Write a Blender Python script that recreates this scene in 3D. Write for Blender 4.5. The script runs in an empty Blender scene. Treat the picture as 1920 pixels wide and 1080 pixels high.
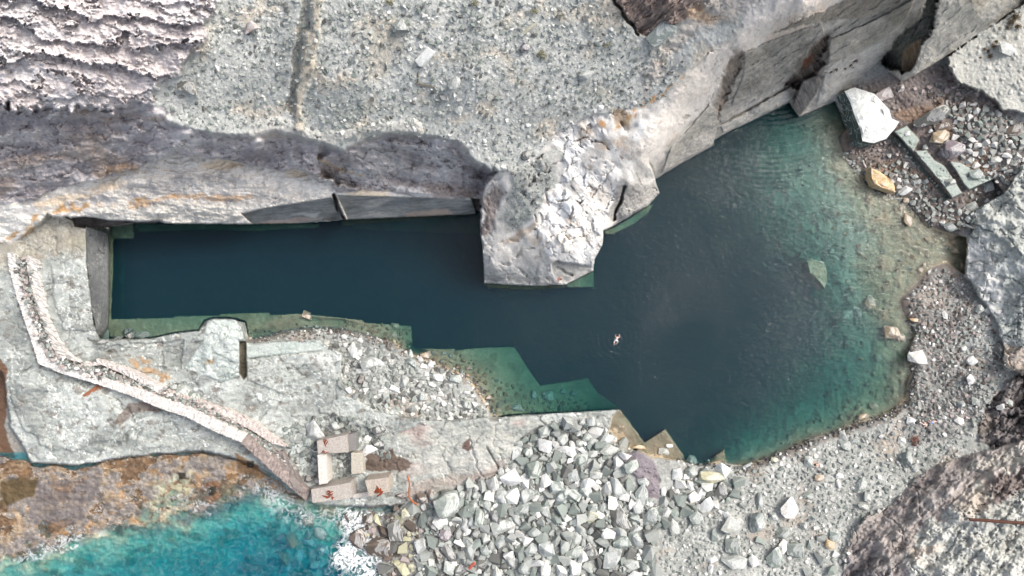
import bpy, bmesh, math, random
import numpy as np
from mathutils import Vector, Matrix

# ------------------------------------------------------------------ camera, light
SC = bpy.context.scene
S = 0.09            # metres per photo pixel at water level
HC = 117.0          # drone height above the water
cd = bpy.data.cameras.new('camera'); cam = bpy.data.objects.new('camera', cd)
SC.collection.objects.link(cam); SC.camera = cam
cam.location = (0, 0, HC); cam.rotation_euler = (0, 0, 0)
cd.sensor_width = 36.0; cd.lens = 36.0 * HC / (1920 * S)
cd.clip_start = 1.0; cd.clip_end = 3000.0

SUN_EL, SUN_AZ = math.radians(47), math.radians(58)      # from the east-north-east, thin overcast
world = bpy.data.worlds.new('World'); SC.world = world; world.use_nodes = True
nt = world.node_tree; nt.nodes.clear()
wo = nt.nodes.new('ShaderNodeOutputWorld'); wb = nt.nodes.new('ShaderNodeBackground')
sky = nt.nodes.new('ShaderNodeTexSky'); sky.sky_type = 'NISHITA'; sky.sun_disc = False
sky.sun_elevation = SUN_EL; sky.sun_rotation = SUN_AZ; sky.air_density = 1.0; sky.dust_density = 6.0; sky.ozone_density = 0.6
hs = nt.nodes.new('ShaderNodeHueSaturation'); hs.inputs['Saturation'].default_value = 0.6
nt.links.new(sky.outputs[0], hs.inputs['Color']); nt.links.new(hs.outputs[0], wb.inputs['Color'])
wb.inputs['Strength'].default_value = 0.15
nt.links.new(wb.outputs[0], wo.inputs['Surface'])
sl = bpy.data.lights.new('sun', 'SUN'); so = bpy.data.objects.new('sun', sl); SC.collection.objects.link(so)
sl.energy = 1.25; sl.angle = math.radians(16); sl.color = (1.0, 0.97, 0.92)
d = Vector((math.sin(SUN_AZ) * math.cos(SUN_EL), math.cos(SUN_AZ) * math.cos(SUN_EL), math.sin(SUN_EL)))
so.rotation_euler = d.to_track_quat('Z', 'Y').to_euler(); so.location = (90, 50, 130)
SC.view_settings.view_transform = 'Standard'; SC.view_settings.look = 'None'
SC.view_settings.exposure = 0.78; SC.view_settings.gamma = 1.0
SC.cycles.max_bounces = 6; SC.cycles.diffuse_bounces = 3; SC.cycles.transparent_max_bounces = 12
SC.cycles.caustics_reflective = False; SC.cycles.caustics_refractive = False

random.seed(7); rng = np.random.default_rng(11)
COLL = SC.collection

def W(u, v, h=0.0):
    k = S * (HC - h) / HC
    return Vector(((u - 960) * k, -(v - 540) * k, h))

# ------------------------------------------------------------------ noise
_perm = np.random.default_rng(5).permutation(4096)
_ang = np.random.default_rng(6).random(4096) * 2 * np.pi
_gx, _gy = np.cos(_ang), np.sin(_ang)
_r1 = np.random.default_rng(8).random(4096); _r2 = np.random.default_rng(9).random(4096); _r3 = np.random.default_rng(10).random(4096)
def _h(ix, iy, seed):
    return _perm[(_perm[(ix + seed * 37) & 4095] + iy) & 4095]
def perlin(x, y, seed=0):
    ix = np.floor(x).astype(np.int64); iy = np.floor(y).astype(np.int64)
    fx = x - ix; fy = y - iy
    sx = fx * fx * fx * (fx * (fx * 6 - 15) + 10); sy = fy * fy * fy * (fy * (fy * 6 - 15) + 10)
    def g(ax, ay):
        k = _h(ix + ax, iy + ay, seed)
        return _gx[k] * (fx - ax) + _gy[k] * (fy - ay)
    a = g(0, 0); b = g(1, 0); c = g(0, 1); e = g(1, 1)
    return ((a + (b - a) * sx) * (1 - sy) + (c + (e - c) * sx) * sy) * 1.5
def fbm(x, y, o=4, seed=0, gain=0.5):
    t = 0; a = 1; n = 0
    for i in range(o):
        t = t + a * perlin(x * 2 ** i, y * 2 ** i, seed + i * 3); n += a; a *= gain
    return t / n * 1.4
def ridge(x, y, o=3, seed=0):
    t = 0; a = 1; n = 0
    for i in range(o):
        t = t + a * (1 - np.abs(perlin(x * 2 ** i, y * 2 ** i, seed + i * 3)) * 2); n += a; a *= 0.5
    return t / n
def worley(x, y, seed=0):
    ix = np.floor(x).astype(np.int64); iy = np.floor(y).astype(np.int64)
    f1 = np.full(x.shape, 9.0); f2 = np.full(x.shape, 9.0); cid = np.zeros(x.shape, np.int64)
    for ax in (-1, 0, 1):
        for ay in (-1, 0, 1):
            k = _h(ix + ax, iy + ay, seed)
            dx = ix + ax + _r1[k] - x; dy = iy + ay + _r2[k] - y
            dd = np.sqrt(dx * dx + dy * dy)
            n1 = dd < f1
            f2 = np.where(n1, f1, np.minimum(f2, dd)); cid = np.where(n1, k, cid); f1 = np.where(n1, dd, f1)
    return f1, f2, _r3[cid], _r1[(cid * 7 + 3) & 4095]
def ss(a, b, x):
    t = np.clip((x - a) / (b - a), 0, 1); return t * t * (3 - 2 * t)
def rot(X, Y, deg):
    a = math.radians(deg); c, s_ = math.cos(a), math.sin(a)
    return X * c + Y * s_, -X * s_ + Y * c
def lin(c):
    c = np.asarray(c, float) / 255.0
    return np.where(c <= 0.04045, c / 12.92, ((c + 0.055) / 1.055) ** 2.4)
def mix(a, b, t):
    a = np.asarray(a, float); b = np.asarray(b, float)
    return a * (1 - t[..., None]) + b * t[..., None]

# ------------------------------------------------------------------ terrain sheet (one tensor grid, fine in view, coarse out to the horizon)
STEP = 1.6
def axis(a, b, far):
    c = list(np.arange(a, b + 0.01, STEP)); s = STEP; x = a; lo = []
    while x > -far:
        s = min(s * 1.13, 400); x -= s; lo.append(x)
    s = STEP; x = c[-1]; hi = []
    while x < far + 1900:
        s = min(s * 1.13, 400); x += s; hi.append(x)
    return np.array(lo[::-1] + c + hi)
GU = axis(-30, 1950, 9000); GV = axis(-30, 1110, 9000)
NU, NV = len(GU), len(GV)
UU, VV = np.meshgrid(GU, GV)
HH = np.zeros((NV, NU)); CC = np.zeros((NV, NU, 3)); ID = np.zeros((NV, NU), np.int32)
STRUCT = ['gravel_beach']
def sub(poly, pad):
    p = np.array(poly, float)
    i0 = max(np.searchsorted(GU, p[:, 0].min() - pad) - 1, 0); i1 = min(np.searchsorted(GU, p[:, 0].max() + pad) + 1, NU)
    j0 = max(np.searchsorted(GV, p[:, 1].min() - pad) - 1, 0); j1 = min(np.searchsorted(GV, p[:, 1].max() + pad) + 1, NV)
    return (slice(j0, j1), slice(i0, i1))
def sdist(X, Y, poly, closed=True):
    p = np.array(poly, float); n = len(p)
    dmin = np.full(X.shape, 1e18); ins = np.zeros(X.shape, bool)
    for i in range(n if closed else n - 1):
        a = p[i]; b = p[(i + 1) % n]; ab = b - a; L = (ab * ab).sum() + 1e-9
        t = np.clip(((X - a[0]) * ab[0] + (Y - a[1]) * ab[1]) / L, 0, 1)
        dx = X - a[0] - t * ab[0]; dy = Y - a[1] - t * ab[1]
        dmin = np.minimum(dmin, dx * dx + dy * dy)
        if closed and abs(ab[1]) > 1e-9:
            c = ((a[1] > Y) != (b[1] > Y)) & (X < (b[0] - a[0]) * (Y - a[1]) / (b[1] - a[1]) + a[0])
            ins ^= c
    dmin = np.sqrt(dmin)
    return np.where(ins, dmin, -dmin) if closed else dmin
def surf(X, Y, ctrl):
    c = np.array(ctrl, float); n = len(c)
    if n == 1: return np.full(X.shape, c[0, 2])
    X = np.clip(X, -120, 2040); Y = np.clip(Y, -120, 1200)
    D = np.hypot(c[:, None, 0] - c[None, :, 0], c[:, None, 1] - c[None, :, 1])
    A = np.zeros((n + 1, n + 1)); A[:n, :n] = -D; A[:n, n] = 1; A[n, :n] = 1; A[:n, :n] += np.eye(n) * 1.0
    w = np.linalg.solve(A, np.append(c[:, 2], 0))
    out = np.full(X.shape, w[n])
    for i in range(n): out -= w[i] * np.hypot(X - c[i, 0], Y - c[i, 1])
    return out
def warped(X, Y, warp, ws, seed):
    if not warp: return X, Y
    return X + warp * fbm(X / ws, Y / ws, 4, seed), Y + warp * fbm(X / ws + 40, Y / ws, 4, seed + 11)
def region(poly, ctrl=None, tex=None, edge=3, warp=5, ws=40, struct=None, seed=1, add=False, op=1.0):
    """paint one piece of the land: heights through control points, a texture, a ragged or straight edge"""
    sl_ = sub(poly, edge + warp + 4); X = UU[sl_]; Y = VV[sl_]
    wx, wy = warped(X, Y, warp, ws, seed)
    m = ss(-edge / 2, edge / 2, sdist(wx, wy, poly)) * op
    h = HH[sl_]
    if ctrl is not None:
        t = surf(X, Y, ctrl)
        base = t
    else: base = h
    if tex is not None:
        col, dh = tex(X, Y)
        CC[sl_] = CC[sl_] * (1 - m[..., None]) + lin(col) * m[..., None]
        base = base + dh
    HH[sl_] = h * (1 - m) + base * m
    if struct:
        if struct not in STRUCT: STRUCT.append(struct)
        ID[sl_] = np.where(m > 0.5, STRUCT.index(struct), ID[sl_])
def line(pts, width, depth=0.0, col=None, warp=3, ws=25, op=1.0, seed=3, fade=0):
    sl_ = sub(pts, width + warp + 4); X = UU[sl_]; Y = VV[sl_]
    wx, wy = warped(X, Y, warp, ws, seed)
    dd = sdist(wx, wy, pts, False); m = 1 - ss(width * 0.35, width, dd)
    if fade: m = m * ss(-0.2, 0.3, fbm(X / fade, Y / fade, 3, seed + 5))
    if depth: HH[sl_] -= depth * m
    if col is not None:
        mm = (m * op)[..., None]; CC[sl_] = CC[sl_] * (1 - mm) + lin(col) * mm
def paint(poly, col, edge=4, warp=8, ws=25, op=1.0, seed=4, brk=0, bs=10):
    sl_ = sub(poly, edge + warp + 4); X = UU[sl_]; Y = VV[sl_]
    wx, wy = warped(X, Y, warp, ws, seed)
    m = ss(-edge / 2, edge / 2, sdist(wx, wy, poly)) * op
    if brk: m = m * ss(-brk, brk * 0.3, fbm(X / bs, Y / bs, 4, seed + 9))
    CC[sl_] = CC[sl_] * (1 - m[..., None]) + lin(col) * m[..., None]

def smooth(poly, iters=20, edge=16, closed=True, width=14):
    """wear the relief down inside a polygon (or along a line)"""
    sl_ = sub(poly, edge + width + 4); X = UU[sl_]; Y = VV[sl_]
    m = ss(-edge / 2, edge / 2, sdist(X, Y, poly)) if closed else 1 - ss(width * .4, width, sdist(X, Y, poly, False))
    h = HH[sl_].copy(); g = h.copy()
    for _ in range(iters):
        p = np.pad(g, 1, mode='edge'); g = (p[:-2, 1:-1] + p[2:, 1:-1] + p[1:-1, :-2] + p[1:-1, 2:] + 2 * g) / 6
    HH[sl_] = h * (1 - m) + g * m
# ---- surface textures: f(X, Y) -> colour (sRGB 0-255), height detail (m)
def T_gravel(c1, c2, c3=None, amp=0.16, spk=20, sc=70, seed=20):
    def f(X, Y):
        n = fbm(X / sc, Y / sc, 5, seed) * 0.9 + 0.5
        col = mix(c1, c2, np.clip(n, 0, 1))
        if c3 is not None: col = mix(col, c3, ss(0.15, 0.55, fbm(X / 90 + 9, Y / 60, 4, seed + 3)))
        f1, f2, r, r2 = worley(X / 4.6, Y / 4.6, seed + 1)
        g1, g2, q, q2 = worley(X / 9.5, Y / 9.5, seed + 2)
        big = np.where(q > 0.72, 1 - ss(0.25, 0.42, g1), 0)
        sm = 1 - ss(0.3, 0.5, f1)
        col = col + ((r - 0.5) * 2.0 * spk * sm)[..., None] + ((q2 - 0.45) * 2.2 * spk * big)[..., None] + (perlin(X / 2.3, Y / 2.3, seed + 5) * spk * 0.5)[..., None]
        dh = amp * (sm * r * 0.5 + big * 1.0 + perlin(X / 7, Y / 7, seed + 7) * 0.35) + fbm(X / 60, Y / 60, 4, seed + 8) * amp * 2.2
        return col, dh
    return f
def T_strata(c1, c2, c3=None, ang=0, per=14, amp=1.0, wp=18, seed=30, stretch=4, cv=26, spk=9):
    def f(X, Y):
        a, c = rot(X, Y, ang)
        w = fbm(a / (per * 6), c / (per * 3), 4, seed) * wp
        t = (c + w) / per; k = np.floor(t).astype(np.int64); fr = t - k
        idb = _r1[(k * 13 + seed) & 4095]
        t2 = (c + w * 0.7 + fbm(a / 30, c / 18, 3, seed + 4) * wp * 0.5) / (per * 0.37); fr2 = t2 - np.floor(t2)
        n = fbm(a / (18 * stretch), c / 18, 5, seed + 1) * 0.8 + 0.5
        col = mix(c1, c2, np.clip(n + (idb - 0.5) * 0.5, 0, 1))
        if c3 is not None: col = mix(col, c3, ss(0.1, 0.5, fbm(a / 120, c / 40, 4, seed + 2)))
        fine = fbm(a / (3.5 * stretch), c / 3.2, 3, seed + 6)
        col = col + (fine * cv + perlin(X / 2.6, Y / 2.6, seed + 9) * spk)[..., None]
        dh = amp * ((1 - fr) * 0.6 * idb + (1 - fr2) * 0.22 + fbm(a / 40, c / 25, 5, seed + 3) * 0.9 + fine * 0.16)
        return col, dh
    return f
def T_flaky(c1, c2, c3, amp=1.4, seed=40, ang=8):
    def f(X, Y):
        a, c = rot(X, Y, ang)
        w1 = fbm(a / 110, c / 70, 6, seed, 0.66) * 52 + fbm(a / 14, c / 12, 4, seed + 8) * 9
        t1 = (c + w1) / 50; f1 = t1 - np.floor(t1); i1 = _r2[(np.floor(t1).astype(np.int64) * 17 + 5) & 4095]
        w2 = fbm(a / 46 + 7, c / 34, 6, seed + 2, 0.7) * 34
        t2 = (c + w2) / 24; f2 = t2 - np.floor(t2)
        br = ss(-0.35, 0.3, fbm(a / 60, c / 40, 3, seed + 5))
        lay = f1 ** 1.3 * (0.9 + 1.4 * i1) + f2 ** 1.3 * 1.0 * br
        fine = fbm(a / 14, c / 4.5, 4, seed + 3)
        col = mix(c1, c2, np.clip(fbm(a / 90, c / 60, 4, seed + 4) * 0.9 + 0.5, 0, 1))
        col = mix(col, c3, ss(0.05, 0.5, fbm(X / 130, Y / 80, 3, seed + 6)) * 0.7)
        # the lip of each sheet is paler, its low end darker
        lip = ss(0.3, 0.9, f1) * 12 + ss(0.5, 0.95, f2) * 8 * br - 8
        col = col + (fine * 20 + perlin(X / 2.4, Y / 2.4, seed + 9) * 10 + lip)[..., None]
        return col, amp * lay + fine * 0.12 + fbm(X / 25, Y / 25, 4, seed + 7) * 0.5
    return f
def T_rock(c1, c2, c3=None, amp=0.5, seed=50, vein=None, vd=0.25, crack=0.0, csz=46, sc=50, ang=0, st=1.6, spk=12, dark=None, dk=0.35, vs=1.0):
    def f(X, Y):
        a, c = rot(X, Y, ang)
        n = fbm(a / (sc * st), c / sc, 6, seed, 0.58)
        col = mix(c1, c2, np.clip(n * 1.0 + 0.5, 0, 1))
        if c3 is not None: col = mix(col, c3, ss(0.12, 0.42, fbm(a / (70 * st) + 3, c / 70, 5, seed + 2)))
        if dark is not None: col = mix(col, dark, ss(dk, dk + 0.25, fbm(a / 26 + 11, c / 15, 5, seed + 8, 0.6)) * 0.8)
        dh = amp * (n * 0.9 + fbm(a / 30, c / 20, 4, seed + 4, 0.5) * 0.6 + fbm(a / 7, c / 5, 3, seed + 12) * 0.12)
        if crack:
            wx, wy = a + fbm(X / 30, Y / 30, 3, seed + 5) * 14, c + fbm(X / 30 + 5, Y / 30, 3, seed + 6) * 14
            f1, f2, r, r2 = worley(wx / (csz * st), wy / csz, seed + 5)
            g = f2 - f1; cr = (1 - ss(0.0, 0.05, g)) * (_r1[0] * 0 + 1)
            dh = dh + (r - 0.5) * crack + (r2 - 0.5) * crack * 0.7 * (f1 - 0.4) - cr * crack * 0.8
            col = col + ((r - 0.5) * 22)[..., None]
        if vein is not None:
            for q, (s1, w_) in enumerate(((46, 0.06), (24, 0.06), (110, 0.035))):
                msk = ss(-0.05, 0.3, fbm(X / 70, Y / 70, 3, seed + 20 + q))
                vn = np.abs(perlin(X / (s1 * vs) + 0.9 * fbm(X / 40, Y / 40, 4, seed + 30 + q), Y / (s1 * vs * 1.25) + 0.9 * fbm(X / 35 + 4, Y / 35, 4, seed + 33 + q), seed + 9 + q))
                col = mix(col, vein, (1 - ss(0.0, w_, vn)) * msk * vd)
        jm = ss(-0.1, 0.25, fbm(X / 60, Y / 60, 3, seed + 40))
        jn = np.abs(perlin(a / (26 * st) + 0.5 * fbm(X / 20, Y / 20, 4, seed + 41), c / 13 + 0.5 * fbm(X / 22 + 5, Y / 22, 4, seed + 42), seed + 43))
        jt = (1 - ss(0.0, 0.055, jn)) * jm
        dh = dh - jt * 0.22; col = col - (jt * 46)[..., None]
        fine = perlin(X / 2.4, Y / 2.4, seed + 14) + perlin(a / 9, c / 4, seed + 15)
        col = col + (fine * spk)[..., None]
        return col, dh
    return f
def T_tide(seed=60):
    def f(X, Y):
        a, c = rot(X, Y, -14)
        n0 = fbm(a / 70, c / 46, 6, seed, 0.6); n1 = fbm(a / 44 + 5, c / 30, 6, seed + 2, 0.6); n2 = fbm(a / 26 + 9, c / 15, 5, seed + 4, 0.6)
        col = mix((122, 116, 112), (152, 145, 138), np.clip(n2 + 0.5, 0, 1))
        col = mix(col, (112, 88, 66), ss(0.08, 0.18, n0) * 0.85)
        col = mix(col, (162, 140, 112), ss(0.12, 0.3, n1) * 0.65)
        col = mix(col, (196, 176, 148), (1 - ss(0.0, 0.035, np.abs(n0 - 0.09))) * 0.75)
        col = mix(col, (212, 202, 184), (1 - ss(0.0, 0.03, np.abs(n1 - 0.14))) * 0.5 * ss(-0.2, 0.2, n2))
        col = mix(col, (84, 74, 64), ss(0.3, 0.42, n2) * 0.6)
        col = mix(col, (170, 132, 92), ss(0.25, 0.45, fbm(X / 30 + 6, Y / 22, 5, seed + 5)) * 0.5)
        col = col + (perlin(X / 2.5, Y / 2.5, seed + 6) * 14 + fbm(X / 8, Y / 6, 3, seed + 7) * 24)[..., None]
        dh = 0.55 * fbm(X / 48, Y / 26, 5, seed + 18) + 0.3 * fbm(X / 20, Y / 16, 5, seed + 8) - ss(0.1, 0.2, n0) * 0.3 + fbm(X / 8, Y / 6, 3, seed + 9) * 0.12
        return col, dh
    return f
def T_bed(c1, c2, c3, amp=0.15, seed=70, st=18):
    def f(X, Y):
        col = mix(c1, c2, np.clip(fbm(X / 60, Y / 60, 5, seed) + 0.5, 0, 1))
        col = mix(col, c3, ss(0.1, 0.4, fbm(X / 45 + 8, Y / 35, 5, seed + 2)) * 0.7)
        f1, f2, r, r2 = worley(X / st, Y / st, seed + 3)
        b = np.where(r > 0.6, 1 - ss(0.25, 0.45, f1), 0)
        col = col + ((r2 - 0.4) * 20 * b + perlin(X / 3, Y / 3, seed + 4) * 9)[..., None]
        return col, amp * (b * 0.8 + fbm(X / 14, Y / 14, 4, seed + 5))
    return f

RUBZ = [(690, 960), (770, 945), (850, 918), (905, 893), (945, 886), (965, 834), (1012, 806), (1060, 792), (1130, 806), (1178, 845), (1158, 868), (1195, 935), (1240, 940), (1250, 960), (1235, 990), (1225, 1010), (1240, 1300), (680, 1300), (720, 1040)]
X0, X1, Y0, Y1 = -9500, 11500, -9500, 10500
# ---- beach and rubble floor everywhere first
region([(X0 - 900, Y0 - 900), (X1 + 900, Y0 - 900), (X1 + 900, Y1 + 900), (X0 - 900, Y1 + 900)],
       [(1300, 905, 1.3), (1500, 880, 1.0), (1450, 1000, 2.6), (1600, 830, 0.6), (1700, 860, 1.6), (1760, 700, 1.1), (1700, 570, 0.5), (1760, 515, 0.4), (1850, 650, 3), (1000, 960, 2.6),
        (1150, 1060, 3.6), (900, 930, 2.0), (1400, 1080, 4), (1200, 860, 2.0), (790, 985, 0.9), (740, 1060, 0.3), (640, 1100, -1.2), (660, 980, -0.3), (1560, 900, 1.8), (1650, 900, 2.6), (1780, 820, 2.4),
        (1870, 760, 3.5), (1720, 310, 1.4), (1640, 300, 0.5), (1790, 400, 1.4), (1850, 250, 4.6), (1700, 180, 3.4), (1900, 300, 4.4), (1570, 240, 0.4), (1690, 380, 0.3), (830, 1070, 1.0), (640, 620, 0.5), (800, 700, 1.2), (700, 720, 1.8), (880, 770, 0.6), (900, 2000, 0)],
       T_gravel((150, 152, 148), (182, 184, 180), (168, 160, 150), amp=0.14), 2, 0)
ID[:] = 0
# NE rubble bay: purplish dark silt
region([(1590, 160), (1700, 130), (1790, 120), (1900, 210), (1935, 340), (1840, 440), (1760, 420), (1700, 360), (1620, 310), (1570, 250)], None,
       T_gravel((122, 112, 108), (146, 138, 134), (150, 128, 112), amp=0.14, seed=24, spk=24), 26, 14)
region([(1690, 580), (1730, 520), (1800, 500), (1835, 560), (1800, 640), (1760, 760), (1700, 800), (1715, 700)], None,
       T_gravel((136, 130, 126), (160, 158, 154), (160, 152, 144), amp=0.14, seed=26, spk=24), 26, 18)
region([(1740, 700), (1800, 690), (1860, 700), (1840, 790), (1780, 820), (1700, 830), (1690, 790)], None,
       T_gravel((138, 136, 132), (160, 158, 155), None, amp=0.14, seed=27, spk=22), 26, 18)
# wet dark margin of the pool beach
line([(1395, 880), (1480, 846), (1533, 822), (1593, 803), (1670, 776), (1706, 745), (1712, 700), (1702, 660), (1722, 625), (1705, 590), (1693, 565)], 17, 0, (112, 104, 98), 6, 20, 0.75)
line([(1693, 565), (1725, 530), (1745, 505), (1775, 495), (1805, 515)], 17, 0, (118, 106, 100), 6, 20, 0.7)
line([(1575, 255), (1605, 300), (1640, 345), (1700, 375), (1745, 418), (1790, 432)], 26, 0, (112, 100, 92), 8, 20, 0.75)
line([(470, 640), (560, 615), (640, 618), (700, 632), (745, 650), (770, 668), (840, 690), (885, 715), (905, 750), (930, 775)], 12, 0, (116, 108, 100), 5, 18, 0.7)

# ---- western platform (worked marble)
PLAT = T_rock((156, 161, 157), (184, 189, 185), (142, 147, 144), amp=0.5, seed=51, vein=(240, 244, 242), vd=0.9, crack=0.35, csz=42, ang=-12, st=1.9, spk=9, dark=(128, 124, 118), dk=0.2)
region([(X0, 395), (90, 392), (135, 410), (165, 425), (163, 500), (175, 600), (190, 640), (250, 636), (283, 634), (330, 624), (384, 612), (400, 597), (445, 600), (462, 640), (470, 645), (600, 640), (640, 662), (640, 720),
        (700, 770), (800, 790), (925, 783), (1163, 767), (1190, 812), (1120, 800), (1010, 800), (965, 830), (950, 880), (900, 893), (840, 912), (760, 940), (700, 955), (640, 950), (590, 946), (560, 915), (470, 868), (380, 845), (300, 850), (210, 862),
        (150, 872), (60, 868), (20, 800), (5, 700), (-60, 650), (X0, 640)],
       [(0, 450, 6.6), (150, 440, 6.4), (160, 620, 6.0), (30, 560, 6.2), (-200, 600, 6), (100, 700, 5.2), (60, 780, 4.4), (40, 850, 2.6), (180, 850, 2.4), (260, 800, 3.6), (300, 700, 4.2), (300, 640, 3.6), (430, 620, 5.6), (430, 700, 4.6),
        (330, 830, 2.6), (420, 830, 3.2), (500, 760, 3.4), (480, 660, 3.0), (600, 650, 2.8), (620, 760, 2.8), (560, 860, 2.6), (720, 820, 2.6), (690, 870, 1.4), (760, 930, 0.9), (850, 800, 2.6), (900, 870, 2.4), (950, 850, 2.6), (1000, 785, 2.8), (1160, 770, 2.6), (860, 905, 1.2)],
       PLAT, 4, 3, 30, 'rock_platform', 2)
region([(1030, 790), (1163, 778), (1195, 820), (1140, 850), (1020, 860), (960, 850)], None, T_gravel((158, 160, 156), (184, 186, 182), None, seed=28), 12, 10, struct='gravel_beach')
region(RUBZ, None, T_gravel((128, 128, 124), (164, 164, 160), None, amp=0.12, seed=85, sc=40), 40, 24)
# purplish stained boss near the landing steps
region([(1160, 850), (1200, 845), (1225, 865), (1240, 900), (1235, 935), (1200, 930), (1195, 895), (1165, 868)], [(1200, 850, 3.4), (1190, 890, 2.8), (1225, 920, 2.2), (1240, 890, 1.6)],
       T_rock((120, 113, 118), (148, 141, 146), None, amp=0.4, seed=57, st=2, ang=40), 5, 4, struct='rock_platform')
# block standing up above the inner shore and its neighbour slab
region([(383, 622), (388, 602), (405, 597), (440, 599), (452, 612), (458, 640), (452, 704), (420, 715), (370, 700), (345, 690), (380, 640)], [(400, 605, 5.2), (440, 610, 5.6), (430, 680, 5.6), (360, 690, 4.4), (395, 640, 5.4)],
       T_rock((172, 182, 178), (196, 203, 199), None, amp=0.6, seed=58, vein=(245, 247, 245), vd=0.85, crack=0.5, csz=26), 3, 2)
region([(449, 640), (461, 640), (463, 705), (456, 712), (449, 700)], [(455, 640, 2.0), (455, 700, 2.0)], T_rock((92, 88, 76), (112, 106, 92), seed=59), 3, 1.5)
region([(463, 643), (600, 637), (612, 650), (600, 658), (463, 672)], [(470, 650, 3.5), (600, 645, 3.2)], T_rock((168, 178, 174), (190, 197, 193), None, amp=0.25, seed=61, vein=(222, 228, 225), vd=0.6), 2, 1)
line([(463, 673), (530, 666), (602, 659)], 2.5, 0.35, None, 1)
# ridge of pale worn marble along the slab beside the rubble
region([(700, 790), (800, 797), (925, 785), (1010, 779), (1040, 790), (965, 830), (950, 880), (900, 893), (840, 912), (760, 930), (740, 880), (740, 830)], None,
       T_strata((156, 160, 154), (190, 190, 184), (168, 156, 150), ang=-14, per=22, amp=0.30, wp=14, seed=35, stretch=5, cv=15), 22, 10)
line([(880, 820), (886, 850), (895, 880), (905, 893)], 2.4, 0.4, (200, 200, 196), 4, 15)
line([(912, 838), (925, 860), (935, 880)], 2.6, 0.7, None, 3)
line([(745, 830), (752, 850), (757, 870)], 1.6, 0, (226, 228, 224), 4, 12)
line([(826, 880), (835, 905)], 1.4, 0, (226, 224, 216), 2, 12)
paint([(870, 828), (880, 822), (884, 842), (878, 846), (866, 840)], (104, 88, 84), 2, 2)
paint([(752, 925), (800, 900), (900, 885), (945, 862), (950, 885), (905, 895), (840, 913), (760, 940)], (168, 152, 142), 10, 8, op=0.55)
paint([(686, 852), (706, 848), (735, 842), (744, 856), (772, 868), (766, 884), (742, 880), (715, 886), (684, 882)], (106, 94, 86), 2, 6, 14)
paint([(390, 675), (402, 672), (400, 684), (384, 684)], (176, 160, 134), 2, 3); paint([(452, 805), (475, 800), (500, 812), (480, 822)], (130, 118, 108), 6, 6, op=.6)
def step(poly, off, seed, w=2):
    def f(X, Y):
        c_, d_ = PLAT(X + seed * 17, Y); return c_, d_ * 0.35 + off
    region(poly, None, f, 2, w, 18)
step([(463, 674), (600, 661), (626, 690), (610, 735), (540, 742), (463, 712)], 0.35, 1)
step([(205, 648), (300, 640), (345, 636), (340, 690), (250, 672), (190, 662)], -0.45, 2, 4)
step([(20, 735), (110, 712), (200, 742), (232, 800), (190, 846), (90, 842), (40, 800)], 0.5, 3, 6)
step([(255, 785), (330, 768), (420, 790), (455, 826), (380, 832), (290, 832), (245, 820)], -0.4, 4, 6)
step([(640, 742), (720, 762), (800, 792), (740, 812), (670, 800), (600, 770)], 0.4, 5, 6)
step([(95, 500), (160, 480), (170, 560), (178, 620), (120, 620), (100, 560)], 0.3, 6, 5)
# joints across the western platform
for pts in ([(5, 700), (60, 690), (120, 700), (200, 730), (250, 780), (230, 830), (150, 868)], [(250, 780), (300, 760), (400, 770), (470, 800)], [(300, 640), (310, 690), (270, 700), (240, 690)],
            [(460, 720), (540, 740), (600, 720), (640, 730)], [(100, 440), (120, 500), (80, 560)], [(380, 700), (360, 740), (400, 770)], [(165, 640), (230, 660), (330, 650), (380, 640)]):
    line(pts, 2.6, 0.45, (122, 124, 120), 9, 25, 0.6, fade=30)
paint([(240, 757), (300, 748), (305, 770), (245, 775), (225, 800), (215, 790)], (112, 98, 90), 4, 8, op=0.8)
paint([(0, 670), (12, 690), (14, 740), (8, 800), (30, 860), (-60, 860), (-60, 670)], (112, 88, 72), 4, 5)
paint([(240, 672), (282, 672), (290, 690), (330, 705), (300, 716), (270, 700)], (172, 140, 104), 4, 9, op=0.8, brk=.4)
paint([(X0, 390), (90, 392), (135, 408), (160, 425), (150, 470), (90, 480), (0, 500), (X0, 500)], (182, 174, 158), 20, 12, op=0.6)
paint([(163, 428), (168, 470), (150, 480), (120, 450)], (174, 168, 150), 14, 8, op=0.6)

# ---- tidal shelf and sea bed
region([(X0, 870), (20, 856), (60, 872), (150, 878), (215, 862), (300, 852), (380, 848), (470, 870), (520, 905), (575, 942), (640, 952), (760, 946), (700, 975), (640, 1000), (640, 1400), (X0, 1400)],
       [(-100, 880, 1.2), (20, 880, 1.0), (60, 950, 0.5), (130, 950, 0.65), (110, 1000, 0.35), (20, 1040, 0.15), (0, 1075, -0.5), (180, 990, 0.1), (250, 960, 0.2), (240, 1005, -0.5), (330, 985, -0.4), (320, 920, 0.35), (400, 950, -0.15), (430, 885, 0.5), (480, 875, 0.7), (430, 925, -0.15), (500, 925, -0.5), (300, 950, 0.05),
        (390, 915, 0.2), (350, 880, 1.0), (200, 880, 1.2), (560, 935, 0.3), (540, 970, -1.6), (430, 990, -1.9), (300, 1030, -1.6), (150, 1040, -1.0), (200, 1080, -1.9), (420, 1060, -3.2), (560, 1040, -2.6), (620, 1000, -1.4), (660, 960, -0.3), (60, 1100, -1.6), (500, 1150, -4.5), (650, 1150, -3)],
       T_tide(), 5, 6, 30, 'tidal_shelf', 5)
region([(X0, 1085), (60, 1052), (120, 1025), (190, 1000), (280, 1008), (330, 985), (430, 962), (500, 930), (580, 945), (650, 955), (640, 1000), (620, 1080), (660, 1160), (700, 12000), (X0, 12000)],
       None, T_bed((176, 186, 160), (204, 212, 190), (120, 130, 104), amp=0.3, seed=72, st=46), 22, 12, 30, 'seabed')
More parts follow.
